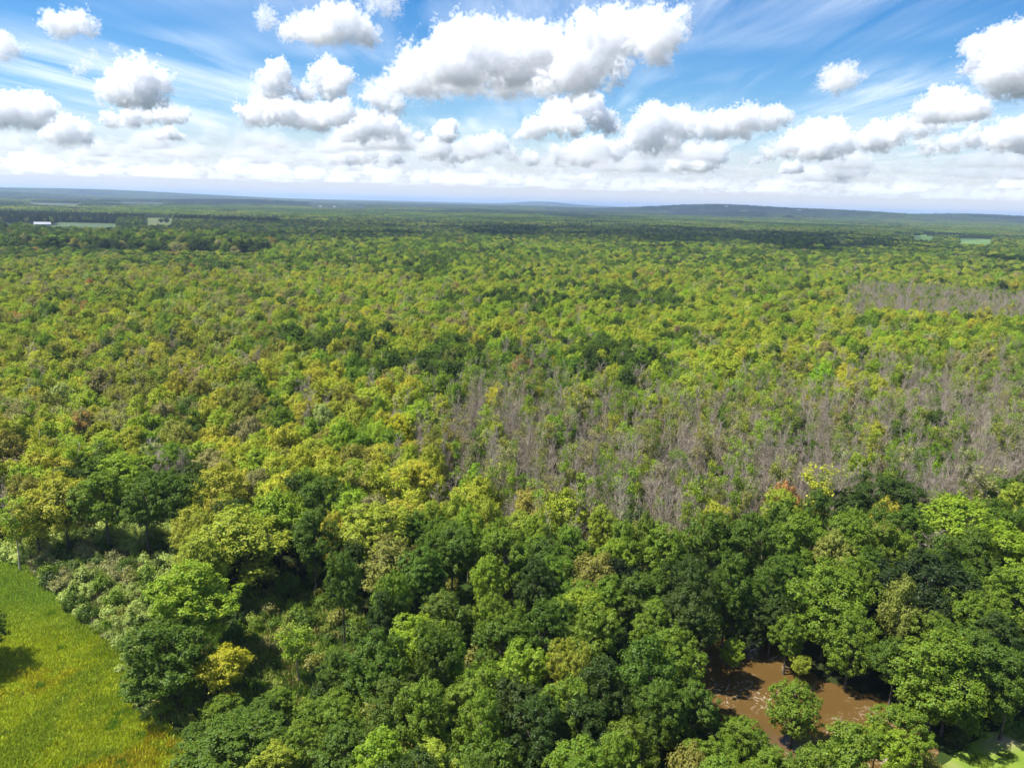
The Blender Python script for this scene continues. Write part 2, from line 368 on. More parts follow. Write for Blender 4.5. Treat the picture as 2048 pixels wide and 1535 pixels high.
# ------------------------------------------------------------------ materials
def leaf_material(name, trans=.32, gloss=.012):
    m = bpy.data.materials.new(name); t = nodes_of(m); K = t.links.new
    o = N(t, 'ShaderNodeOutputMaterial')
    a = N(t, 'ShaderNodeAttribute', attribute_type='INSTANCER', attribute_name='tint')
    s = N(t, 'ShaderNodeAttribute', attribute_type='GEOMETRY', attribute_name='shade')
    hv = N(t, 'ShaderNodeHueSaturation')
    mr = N(t, 'ShaderNodeMapRange'); mr.inputs['To Min'].default_value = .472; mr.inputs['To Max'].default_value = .512
    mv = N(t, 'ShaderNodeMapRange'); mv.inputs['To Min'].default_value = .62; mv.inputs['To Max'].default_value = 1.45
    ss = N(t, 'ShaderNodeSeparateColor')
    K(s.outputs['Color'], ss.inputs[0]); K(ss.outputs[0], mr.inputs[0]); K(ss.outputs[1], mv.inputs[0])
    K(mr.outputs[0], hv.inputs['Hue']); K(mv.outputs[0], hv.inputs['Value']); K(a.outputs['Color'], hv.inputs['Color'])
    d = N(t, 'ShaderNodeBsdfDiffuse'); tr = N(t, 'ShaderNodeBsdfTranslucent'); g = N(t, 'ShaderNodeBsdfGlossy'); g.inputs['Roughness'].default_value = .48
    warm = N(t, 'ShaderNodeMix', data_type='RGBA', blend_type='MULTIPLY'); warm.inputs[0].default_value = 1; warm.inputs[7].default_value = (1.2, 1.3, .5, 1)
    K(hv.outputs[0], d.inputs[0]); K(hv.outputs[0], warm.inputs[6]); K(warm.outputs[2], tr.inputs[0])
    m1 = N(t, 'ShaderNodeMixShader'); m1.inputs[0].default_value = trans; K(d.outputs[0], m1.inputs[1]); K(tr.outputs[0], m1.inputs[2])
    m2 = N(t, 'ShaderNodeMixShader'); m2.inputs[0].default_value = gloss; K(m1.outputs[0], m2.inputs[1]); K(g.outputs[0], m2.inputs[2])
    K(m2.outputs[0], o.inputs[0])
    return m
def noise_material(name, c1, c2, scale, c3=None, rough=.9, detail=6, bump=0.0, scale3=None, spec=.2):
    m = bpy.data.materials.new(name); t = nodes_of(m); K = t.links.new
    o = N(t, 'ShaderNodeOutputMaterial'); p = N(t, 'ShaderNodeBsdfPrincipled'); p.inputs['Roughness'].default_value = rough
    p.inputs['Specular IOR Level'].default_value = spec
    tcn = N(t, 'ShaderNodeNewGeometry')
    n = N(t, 'ShaderNodeTexNoise'); n.inputs['Scale'].default_value = scale; n.inputs['Detail'].default_value = detail
    K(tcn.outputs['Position'], n.inputs['Vector'])
    r = N(t, 'ShaderNodeMapRange'); r.inputs[1].default_value = .36; r.inputs[2].default_value = .64; K(n.outputs[0], r.inputs[0])
    mx_ = N(t, 'ShaderNodeMix', data_type='RGBA'); mx_.inputs[6].default_value = (*c1, 1); mx_.inputs[7].default_value = (*c2, 1); K(r.outputs[0], mx_.inputs[0])
    last = mx_.outputs[2]
    if c3:
        n3 = N(t, 'ShaderNodeTexNoise'); n3.inputs['Scale'].default_value = scale3 or scale * .23; n3.inputs['Detail'].default_value = 4; K(tcn.outputs['Position'], n3.inputs['Vector'])
        r3 = N(t, 'ShaderNodeMapRange'); r3.inputs[1].default_value = .5; r3.inputs[2].default_value = .66; K(n3.outputs[0], r3.inputs[0])
        m3 = N(t, 'ShaderNodeMix', data_type='RGBA'); m3.inputs[7].default_value = (*c3, 1); K(r3.outputs[0], m3.inputs[0]); K(last, m3.inputs[6]); last = m3.outputs[2]
    K(last, p.inputs['Base Color'])
    if bump:
        b = N(t, 'ShaderNodeBump'); b.inputs['Strength'].default_value = bump; b.inputs['Distance'].default_value = .3; K(n.outputs[0], b.inputs['Height']); K(b.outputs[0], p.inputs['Normal'])
    K(p.outputs[0], o.inputs[0])
    return m
LEAF = leaf_material('leaf_surface')
BLADE = leaf_material('grass_blade', .25, .02)
BARK = noise_material('bark', (.055, .045, .036), (.13, .112, .095), 3.0)
GREYBARK = noise_material('weathered_bark', (.275, .228, .172), (.46, .388, .308), 2.0)
FLOOR = noise_material('forest_floor', (.018, .026, .008), (.036, .044, .014), .25, (.032, .055, .012), spec=0.0)
FARLAND = FLOOR

# ------------------------------------------------------------------ ground sheet, out to the horizon
def build_ground():
    rings = np.concatenate([[0.0], 30 * 1.03 ** np.arange(0, 246)]); rings = rings[rings < 41000]
    az = np.concatenate([np.arange(-180, -50, 4.0), np.arange(-50, 50, .5), np.arange(50, 180, 4.0)]); az = np.radians(az)
    X = rings[:, None] * np.sin(az)[None]; Y = rings[:, None] * np.cos(az)[None]
    Z = height(X, Y)
    v = np.stack([X, Y, Z], -1).reshape(-1, 3); n, m = X.shape
    i, j = np.meshgrid(np.arange(n - 1), np.arange(m), indexing='ij'); j2 = (j + 1) % m
    f = np.stack([i * m + j, i * m + j2, (i + 1) * m + j2, (i + 1) * m + j], -1).reshape(-1, 4)
    f = f[:, ::-1] if False else f
    o = link(bpy.data.objects.new('ground', mesh_np('ground', v, f[:, ::-1].copy(), [FLOOR], smooth=True)))
    tag(o, 'dark woodland floor reaching out to the low hills', 'ground', None, 'structure')
build_ground()
def sheet(name, pts, mat, label, z=.02, cat='ground', sub=1, kind='structure'):
    """a flat patch of ground given by photograph pixels on the ground, its outline roughened"""
    rng = np.random.default_rng(len(name) + len(pts))
    P = np.array([gp(*p)[:2] for p in pts]); n = len(P); R = []
    for i in range(n):
        a, b = P[i], P[(i + 1) % n]; k = max(2, int(np.linalg.norm(b - a) / 1.6)) if sub else 1
        for q in range(k):
            R.append(a + (b - a) * q / k + (rng.normal(size=2) * .28 if sub else 0))
    me = mesh_np(name, [(x, y, z) for x, y in R], np.arange(len(R))[None], [mat])
    if me.polygons[0].normal.z < 0: me.flip_normals()
    o = link(bpy.data.objects.new(name, me)); tag(o, label, cat, None, kind)
    return o

FIELD = [(-700, 1140), (0, 1118), (50, 1128), (92, 1168), (178, 1252), (262, 1330), (262, 1420), (330, 1450), (385, 1500), (400, 1540), (425, 1660), (430, 2300), (-1500, 2300)]
THICKET = [(-60, 1108), (40, 1112), (70, 1092), (150, 1058), (200, 1035), (330, 1032), (410, 1060), (405, 1130), (330, 1190), (292, 1250), (270, 1330), (178, 1252), (92, 1168), (50, 1128)]
CLEARING = [(492, 1195), (600, 1178), (655, 1205), (720, 1240), (722, 1322), (650, 1350), (652, 1400), (605, 1450), (505, 1450), (520, 1330), (490, 1250)]
POND = [(1380, 1310), (1412, 1286), (1500, 1272), (1560, 1285), (1580, 1318), (1640, 1355), (1720, 1380), (1835, 1428), (1885, 1500), (1800, 1610), (1700, 1610), (1600, 1545), (1500, 1482), (1425, 1432), (1402, 1372), (1390, 1330)]
LAWN = [(1840, 2300), (1850, 1640), (1875, 1545), (1925, 1500), (1985, 1455), (2060, 1432), (2300, 1400), (2600, 1640), (2600, 2300)]
MARSH = [(700, 1110), (980, 1010), (850, 840), (1050, 745), (1600, 722), (2300, 700), (2500, 1010), (1950, 1110), (1600, 1120), (1200, 1130)]
GRASS_SOIL = noise_material('meadow_soil', (.22, .29, .024), (.30, .34, .026), .5, (.26, .26, .03), scale3=.12)
sheet('field', FIELD, GRASS_SOIL, 'yellow green hay field in the bottom left corner', .03)
sheet('clearing', CLEARING, GRASS_SOIL, 'overgrown grassy clearing among the trees', .025)
sheet('lawn', LAWN, noise_material('lawn_soil', (.13, .20, .022), (.17, .235, .026), .7, (.30, .25, .14), scale3=.10), 'bright mown grass with bare soil edge in the bottom right corner', .03)
sheet('thicket_ground', THICKET, GRASS_SOIL, 'weedy ground under the pale shrubs', .012)
sheet('marsh', MARSH, noise_material('marsh_soil', (.085, .085, .040), (.19, .155, .105), .22, (.10, .13, .035), scale3=.08), 'pale weedy swamp floor between the dying trees', .016)
def water_material():
    m = bpy.data.materials.new('muddy_water'); t = nodes_of(m); K = t.links.new
    o = N(t, 'ShaderNodeOutputMaterial'); p = N(t, 'ShaderNodeBsdfPrincipled'); p.inputs['Roughness'].default_value = .12
    g = N(t, 'ShaderNodeNewGeometry')
    n1 = N(t, 'ShaderNodeTexNoise'); n1.inputs['Scale'].default_value = .16; n1.inputs['Detail'].default_value = 5
    n2 = N(t, 'ShaderNodeTexNoise'); n2.inputs['Scale'].default_value = .55; n2.inputs['Detail'].default_value = 8; n2.inputs['Distortion'].default_value = 3.2
    for n in (n1, n2): K(g.outputs['Position'], n.inputs['Vector'])
    a = N(t, 'ShaderNodeMix', data_type='RGBA'); a.inputs[6].default_value = (.080, .046, .013, 1); a.inputs[7].default_value = (.130, .076, .022, 1); K(n1.outputs[0], a.inputs[0])
    r = N(t, 'ShaderNodeMapRange'); r.inputs[1].default_value = .535; r.inputs[2].default_value = .65; K(n2.outputs[0], r.inputs[0])
    r2 = N(t, 'ShaderNodeMapRange'); r2.inputs[1].default_value = .50; r2.inputs[2].default_value = .60; r2.inputs[4].default_value = .75; K(n1.outputs[0], r2.inputs[0])
    mu = N(t, 'ShaderNodeMath', operation='MULTIPLY'); K(r.outputs[0], mu.inputs[0]); K(r2.outputs[0], mu.inputs[1])
    b = N(t, 'ShaderNodeMix', data_type='RGBA'); b.inputs[7].default_value = (.42, .36, .27, 1); K(mu.outputs[0], b.inputs[0]); K(a.outputs[2], b.inputs[6])
    K(b.outputs[2], p.inputs['Base Color'])
    bp = N(t, 'ShaderNodeBump'); bp.inputs['Strength'].default_value = .04; bp.inputs['Distance'].default_value = .1
    n4 = N(t, 'ShaderNodeTexNoise'); n4.inputs['Scale'].default_value = 2.5; K(g.outputs['Position'], n4.inputs['Vector']); K(n4.outputs[0], bp.inputs['Height']); K(bp.outputs[0], p.inputs['Normal'])
    K(p.outputs[0], o.inputs[0])
    return m
sheet('pond', POND, water_material(), 'small muddy brown pond with streaks of pale scum, ringed by trees', .045, 'pond')
# ------------------------------------------------------------------ tree kinds
def unit(v): return v / np.maximum(np.linalg.norm(v, axis=-1, keepdims=True), 1e-9)
def leaves(c, nrm, axis, l, w_, rng):
    """rhombic leaf blades: centres, normals, long axes, lengths, widths"""
    t = unit(axis - nrm * (axis * nrm).sum(1, keepdims=True)); b = np.cross(nrm, t)
    l = np.broadcast_to(l, len(c))[:, None] / 2; w_ = np.broadcast_to(w_, len(c))[:, None] / 2
    v = np.stack([c - t * l, c + b * w_ + t * l * .15, c + t * l - nrm * l * .18, c - b * w_ + t * l * .15], 1).reshape(-1, 3)
    f = np.arange(len(v)).reshape(-1, 4)
    sh = np.stack([rng.random(len(c)), np.clip(rng.normal(.45, .22, len(c)), 0, 1), rng.random(len(c)), np.ones(len(c))], 1)
    return v, f, sh
class Wood:
    def __init__(s): s.v = []; s.f = []; s.n = 0
    def tube(s, pts, rad, sides=5):
        pts = np.asarray(pts, float); d = unit(np.gradient(pts, axis=0)); ref = np.array([.37, .93, .05])
        a = unit(np.cross(d, ref)); b = np.cross(d, a); th = np.arange(sides) * 2 * np.pi / sides
        ring = pts[:, None] + np.asarray(rad)[:, None, None] * (np.cos(th)[None, :, None] * a[:, None] + np.sin(th)[None, :, None] * b[:, None])
        k = len(pts); i, j = np.meshgrid(np.arange(k - 1), np.arange(sides), indexing='ij'); j2 = (j + 1) % sides
        s.f.append(np.stack([i * sides + j, i * sides + j2, (i + 1) * sides + j2, (i + 1) * sides + j], -1).reshape(-1, 4) + s.n)
        s.v.append(ring.reshape(-1, 3)); s.n += k * sides
    def limb(s, a, b, r0, r1, rng, bend=.12, k=5, sides=4):
        a = np.asarray(a, float); b = np.asarray(b, float); L_ = np.linalg.norm(b - a); u = np.linspace(0, 1, k)[:, None]
        p = a + (b - a) * u + rng.normal(size=3) * L_ * bend * (u * (1 - u)) * 2 + np.array([0, 0, 1]) * L_ * .10 * np.sin(u * np.pi)
        s.tube(p, np.linspace(r0, r1, k), sides); return p
    def data(s): return np.concatenate(s.v), np.concatenate(s.f)
def trunk_of(wd, H, r, rng, lean=.02):
    k = 8; u = np.linspace(0, 1, k); p = np.stack([np.cumsum(rng.normal(0, lean * H / 8, k)), np.cumsum(rng.normal(0, lean * H / 8, k)), u * H], 1)
    p[:, :2] -= p[0, :2]; p[0, 2] = -.3
    wd.tube(p, r * (1 - .82 * u) * np.where(u == 0, 1.35, 1), 7); return p
def at(p, u): i = u * (len(p) - 1); a = int(min(i, len(p) - 2)); return p[a] + (p[a + 1] - p[a]) * (i - a)
def crown_oak(seed, H=15.0, R=4.5, hb=.30, lobes=13, n=20000, leaf=.255, flat=1.0):
    """rounded broadleaf crown: lobes built of leaf clumps, gaps between"""
    rng = np.random.default_rng(seed); wd = Wood(); tp = trunk_of(wd, H * .82, .24, rng)
    zb = H * hb; cz = (H + zb) / 2; rz = (H - zb) / 2
    C = []; tries = 0
    while len(C) < lobes and tries < 4000:
        tries += 1
        u = unit(rng.normal(size=3)); u[2] = u[2] * .9 + .12
        q = rng.uniform(.45, .80); p = np.array([u[0] * R * q, u[1] * R * q, cz + u[2] * rz * q * .95])
        rr = rng.uniform(.30, .46) * R
        if all(np.linalg.norm((p - c) / (1, 1, 1.1)) > .62 * (rr + r_) for c, r_ in C): C.append((p, rr))
    C.append((np.array([rng.normal() * .5, rng.normal() * .5, H - .36 * R]), .40 * R))
    cl = []
    for p, rr in C:
        for _ in range(int(24 * (rr / 1.6) ** 2) + 7):
            u = unit(rng.normal(size=3)); u[2] += .25
            q = p + u * rr * rng.uniform(.72, 1.08) * (1, 1, .85 * flat); cl.append((q, rng.uniform(.32, .66), p))
        wd.limb(at(tp, min(.95, max(.25, (p[2] - 2.2) / (H * .82)))), p, .09, .03, rng)
    k = max(6, n // len(cl)); c_, n_, a_ = [], [], []
    for q, r, p in cl:
        u = unit(rng.normal(size=(k, 3))); rad = r * rng.random((k, 1)) ** .45
        c = q + u * rad * (1, 1, .82)
        c_.append(c); n_.append(unit(u * .7 + unit(q - p) * .5 + np.array([0, 0, .75]) + rng.normal(size=(k, 3)) * .42)); a_.append(rng.normal(size=(k, 3)))
    c = np.concatenate(c_); z = rng.uniform(.65, 1.25, len(c))
    return leaves(c, np.concatenate(n_), np.concatenate(a_), leaf * z, leaf * .72 * z, rng), wd.data()
def crown_feather(seed, H=14.5, R=4.2, n=14500, leaf=.30, hb=.28, sprays=78):
    """vase shaped crown of rising sprays, brush like at its top"""
    rng = np.random.default_rng(seed); wd = Wood(); tp = trunk_of(wd, H * .6, .2, rng)
    c_, n_, a_, z_ = [], [], [], []
    limbs = []
    for i in range(9):
        an = i * 2.4 + rng.uniform(-.4, .4); q = rng.uniform(.35, .8)
        e = np.array([math.cos(an) * R * q, math.sin(an) * R * q, H * rng.uniform(.62, .84)])
        limbs.append(wd.limb(at(tp, rng.uniform(.4, .95)), e, .10, .03, rng))
    k = n // sprays
    for i in range(sprays):
        u = unit(rng.normal(size=3)); q = rng.random() ** .5
        an = rng.uniform(0, 2 * np.pi); rr = R * q * .92
        top = H * (.98 - .30 * q ** 2.2) * rng.uniform(.90, 1.04)
        low = rng.random() < .38
        if low: top = H * rng.uniform(hb + .12, .78); rr = R * rng.uniform(.6, 1.0)
        L_ = rng.uniform(1.7, 3.6); out = np.array([math.cos(an), math.sin(an), 0])
        dr = unit(out * (.22 + .55 * q + (.3 if low else 0)) + np.array([0, 0, 1.0 if not low else .55]) + rng.normal(size=3) * .14)
        tip = out * rr + np.array([0, 0, top]); st = tip - dr * L_
        s_ = rng.random((k, 1)) ** .8
        off = rng.normal(size=(k, 3)) * (.13 + .34 * np.sin(np.pi * np.clip(s_, 0, .96) ** .8))
        c_.append(st + dr * L_ * s_ + off); a_.append(np.repeat(dr[None], k, 0) + unit(off) * .7 + rng.normal(size=(k, 3)) * .25)
        n_.append(unit(unit(off) * .75 + np.array([0, 0, .55]) + out * .35 + rng.normal(size=(k, 3)) * .35)); z_.append(rng.uniform(.6, 1.2, k))
        if i % 2 == 0: wd.limb(limbs[i % 9][-2], st + dr * L_ * .6, .035, .012, rng, k=3, sides=3)
    c = np.concatenate(c_); z = np.concatenate(z_)
    return leaves(c, np.concatenate(n_), np.concatenate(a_), leaf * 1.25 * z, leaf * .55 * z, rng), wd.data()
def twig_set(wd, tp, H, rng, n1=13, n2=5, n3=3, r=.05, up=1.3, R=2.0, lo=.35):
    ends = []
    for i in range(n1):
        u = rng.uniform(lo, .97); a = at(tp, u); an = rng.uniform(0, 2 * np.pi); L1 = R * rng.uniform(.7, 1.35) * (1.25 - .55 * u)
        d = unit(np.array([math.cos(an), math.sin(an), up * rng.uniform(.8, 1.7)])); b = a + d * L1 * 1.5
        p = wd.limb(a, b, r * (1.2 - .7 * u), r * .4, rng, k=4, sides=3); ends.append(b)
        for j in range(n2):
            a2 = at(p, rng.uniform(.3, 1.0)); d2 = unit(d + rng.normal(size=3) * .55 + np.array([0, 0, .25])); b2 = a2 + d2 * L1 * rng.uniform(.35, .75)
            wd.limb(a2, b2, r * .42, r * .2, rng, k=3, sides=3); ends.append(b2)
            for q in range(n3):
                a3 = a2 + (b2 - a2) * rng.uniform(.3, 1); b3 = a3 + unit(d2 + rng.normal(size=3) * .6 + np.array([0, 0, .3])) * L1 * rng.uniform(.2, .42)
                wd.limb(a3, b3, r * .26, r * .14, rng, k=2, sides=3); ends.append(b3)
    return np.array(ends)
def crown_sparse(seed, H=14.0, n=1500, R=1.7, leaf=.36):
    """slim dying tree: a pole with steep thin branches and scattered tufts of leaves"""
    rng = np.random.default_rng(seed); wd = Wood(); tp = trunk_of(wd, H, .12, rng, .03)
    ends = twig_set(wd, tp, H, rng, 15, 4, 2, .05, 1.5, R, .28)
    pick = ends[rng.permutation(len(ends))[:int(len(ends) * .45)]]
    k = max(4, n // len(pick)); c = np.repeat(pick, k, 0) + rng.normal(size=(len(pick) * k, 3)) * (.33, .33, .30)
    z = rng.uniform(.6, 1.2, len(c))
    return leaves(c, unit(rng.normal(size=c.shape) * .7 + np.array([0, 0, .8])), rng.normal(size=c.shape) + np.array([0, 0, .8]), leaf * z, leaf * .6 * z, rng), wd.data()
def crown_bare(seed, H=13.5, R=1.9, n=0):
    rng = np.random.default_rng(seed); wd = Wood(); tp = trunk_of(wd, H, .12, rng, .03)
    twig_set(wd, tp, H, rng, 18, 6, 5, .055, 1.6, R, .30)
    return None, wd.data()
def crown_pine(seed, H=19.0, R=3.2, n=5200):
    rng = np.random.default_rng(seed); wd = Wood(); tp = trunk_of(wd, H * .97, .24, rng, .008); c_, n_, a_ = [], [], []
    for i in range(70):
        u = rng.uniform(.22, 1.0); an = rng.uniform(0, 2 * np.pi); L_ = R * (1.08 - u) ** .75 * rng.uniform(.7, 1.15) + .3
        out = np.array([math.cos(an), math.sin(an), rng.uniform(-.15, .35)]); a = at(tp, u); b = a + out * L_
        wd.limb(a, b, .045, .015, rng, k=3, sides=3); k = n // 70; s_ = rng.random((k, 1)) ** .7
        c_.append(a + out * L_ * s_ + rng.normal(size=(k, 3)) * (.28, .28, .16)); n_.append(unit(np.array([0, 0, 1.]) + out * .4 + rng.normal(size=(k, 3)) * .5)); a_.append(out + rng.normal(size=(k, 3)) * .5)
    c = np.concatenate(c_); z = rng.uniform(.7, 1.2, len(c))
    return leaves(c, np.concatenate(n_), np.concatenate(a_), .46 * z, .2 * z, rng), wd.data()
def crown_shrub(seed, H=2.6, R=1.7, n=1700, leaf=.26):
    rng = np.random.default_rng(seed); wd = Wood(); c_, n_, a_ = [], [], []
    for i in range(34):
        an = rng.uniform(0, 2 * np.pi); q = rng.random() ** .6; out = np.array([math.cos(an), math.sin(an), 0.])
        tip = out * R * q + np.array([0, 0, H * (1 - .55 * q * q) * rng.uniform(.75, 1.08)]); st = out * R * q * .3
        wd.limb(st - (0, 0, .05), tip, .03, .01, rng, k=3, sides=3); k = n // 34; s_ = .35 + .65 * rng.random((k, 1)) ** .7
        off = rng.normal(size=(k, 3)) * .20
        c_.append(st + (tip - st) * s_ + off); n_.append(unit(unit(off) * .6 + np.array([0, 0, .7]) + out * .4 + rng.normal(size=(k, 3)) * .4)); a_.append(unit(tip - st) + rng.normal(size=(k, 3)) * .6)
    c = np.concatenate(c_); z = rng.uniform(.6, 1.25, len(c))
    return leaves(c, np.concatenate(n_), np.concatenate(a_), leaf * 1.2 * z, leaf * .6 * z, rng), wd.data()
def tuft(seed, n=16, h=.45, r=.30, wdt=.07):
    rng = np.random.default_rng(seed); k = n; an = rng.uniform(0, 2 * np.pi, k); q = r * rng.random(k) ** .5
    a = np.stack([np.cos(an) * q, np.sin(an) * q, np.zeros(k)], 1); d = unit(rng.normal(size=(k, 3)) * .55 + np.array([0, 0, 1.])); L_ = h * rng.uniform(.6, 1.2, k)
    n_ = unit(np.cross(d, rng.normal(size=(k, 3)))); n_ = n_ * np.sign(n_[:, 2:3] + 1e-6)
    return leaves(a + d * L_[:, None] * .45, n_, d, L_ * 1.1, wdt, rng), None

KINDS = {}
def kind(name, data, leafmat=LEAF, barkmat=BARK):
    lf, wd = data; v, f, mi, sh, off = [], [], [], [], 0; crown = trunk = None
    if lf is not None:
        crown = mesh_np(name + '_crown', lf[0], lf[1], [leafmat], {'shade': ('FACE', 'FLOAT_COLOR', lf[2])})
        v.append(lf[0]); f.append(lf[1]); mi.append(np.zeros(len(lf[1]), int)); sh.append(lf[2]); off = len(lf[0])
    if wd is not None:
        trunk = mesh_np(name + '_trunk', wd[0], wd[1], [barkmat], smooth=True)
        v.append(wd[0]); f.append(wd[1] + off); mi.append(np.ones(len(wd[1]), int)); sh.append(np.full((len(wd[1]), 4), .5))
    both = mesh_np(name, np.concatenate(v), np.concatenate(f), [leafmat, barkmat], {'shade': ('FACE', 'FLOAT_COLOR', np.concatenate(sh))}, np.concatenate(mi))
    KINDS[name] = (crown, trunk, both)
for i in range(7): kind(f'oak{i}', crown_oak(100 + i, R=4.5 + .3 * (i % 3 - 1), hb=.26 + .04 * (i % 3), lobes=11 + i % 4))
for i in range(3): kind(f'bushy{i}', crown_oak(140 + i, H=12.5, R=4.6, hb=.04, lobes=19, n=24000, leaf=.25))
for i in range(6): kind(f'feather{i}', crown_feather(200 + i, R=4.0 + .25 * (i % 3)))
for i in range(5): kind(f'sparse{i}', crown_sparse(300 + i, n=(900, 1500, 2300, 1200, 600)[i], R=1.5 + .25 * (i % 3)), LEAF, GREYBARK)
for i in range(5): kind(f'bare{i}', crown_bare(400 + i, R=1.7 + .3 * (i % 3)), LEAF, GREYBARK)
for i in range(2): kind(f'pine{i}', crown_pine(500 + i))
for i in range(4): kind(f'shrub{i}', crown_shrub(600 + i))
for i in range(3): kind(f'tuft{i}', tuft(700 + i), BLADE)
for i in range(3): kind(f'weed{i}', tuft(720 + i, 26, .95, .55, .13), BLADE)
def wood_patch(seed, size=62.0, crowns=40, per=85):
    rng = np.random.default_rng(seed); c_, n_, sh = [], [], []
    for _ in range(crowns):
        p = np.array([rng.uniform(-.5, .5) * size, rng.uniform(-.5, .5) * size, rng.uniform(9.5, 12.5)]); R = rng.uniform(3.6, 5.8); hu, va = rng.random(), rng.uniform(.15, .75)
        u = unit(rng.normal(size=(per, 3))); u[:, 2] = np.abs(u[:, 2]) * 1.0 - .35
        c_.append(p + u * (R, R, R * .85) * rng.uniform(.8, 1.08, (per, 1))); n_.append(unit(u + rng.normal(size=(per, 3)) * .35 + np.array([0, 0, .3])))
        sh.append(np.stack([np.full(per, hu), np.clip(va + rng.normal(0, .12, per), 0, 1), rng.random(per), np.ones(per)], 1))
    c = np.concatenate(c_); rng2 = np.random.default_rng(seed + 1)
    v, f, _ = leaves(c, np.concatenate(n_), rng2.normal(size=c.shape), rng2.uniform(1.6, 2.6, len(c)), rng2.uniform(1.2, 1.9, len(c)), rng2)
    return (v, f, np.concatenate(sh)), None
for i in range(6): kind(f'patch{i}', wood_patch(800 + i))

# ------------------------------------------------------------------ scattering of what nobody could count
def scatter(name, names, pts, idx, rot, scl, tint, label, cat):
    src = bpy.data.collections.new(name + '_kinds')           # the shapes that get repeated; never linked into the scene itself
    for i, k in enumerate(names):
        src.objects.link(bpy.data.objects.new(f'{i:02d}_{k}', KINDS[k][2]))
    me = mesh_np(name, pts, np.zeros((0, 3), int), attrs={'kind_index': ('POINT', 'INT', idx), 'turn': ('POINT', 'FLOAT_VECTOR', np.stack([0 * rot, 0 * rot, rot], 1)),
                 'size': ('POINT', 'FLOAT_VECTOR', scl), 'tint': ('POINT', 'FLOAT_COLOR', np.concatenate([tint, np.ones((len(tint), 1))], 1))})
    g = bpy.data.node_groups.new(name, 'GeometryNodeTree')
    g.interface.new_socket('Geometry', in_out='INPUT', socket_type='NodeSocketGeometry'); g.interface.new_socket('Geometry', in_out='OUTPUT', socket_type='NodeSocketGeometry')
    gi, go = N(g, 'NodeGroupInput'), N(g, 'NodeGroupOutput'); K = g.links.new
    ci = N(g, 'GeometryNodeCollectionInfo'); ci.inputs['Collection'].default_value = src; ci.inputs['Separate Children'].default_value = True; ci.inputs['Reset Children'].default_value = True
    io = N(g, 'GeometryNodeInstanceOnPoints'); io.inputs['Pick Instance'].default_value = True
    def attr(n, ty):
        a = N(g, 'GeometryNodeInputNamedAttribute', data_type=ty); a.inputs[0].default_value = n; return a.outputs[0]
    K(gi.outputs[0], io.inputs['Points']); K(ci.outputs[0], io.inputs['Instance'])
    K(attr('kind_index', 'INT'), io.inputs['Instance Index']); K(attr('size', 'FLOAT_VECTOR'), io.inputs['Scale'])
    K(attr('turn', 'FLOAT_VECTOR'), io.inputs['Rotation']); K(io.outputs[0], go.inputs[0])
    o = link(bpy.data.objects.new(name, me)); o.modifiers.new('scatter', 'NODES').node_group = g
    return tag(o, label, cat, None, 'stuff')
# ------------------------------------------------------------------ where the trees stand
RNG = np.random.default_rng(77)
T = dict(dark=(.050, .090, .014), deep=(.086, .152, .016), mid=(.138, .222, .019), fresh=(.205, .312, .022), lime=(.275, .335, .032), yellow=(.345, .360, .036),
         gold=(.38, .385, .022), olive=(.225, .240, .044), greyolive=(.260, .255, .105), russet=(.35, .22, .082), pale=(.28, .33, .11), blue=(.070, .114, .050), black=(.030, .054, .013))
TN = list(T); TA = np.array([T[k] for k in TN])
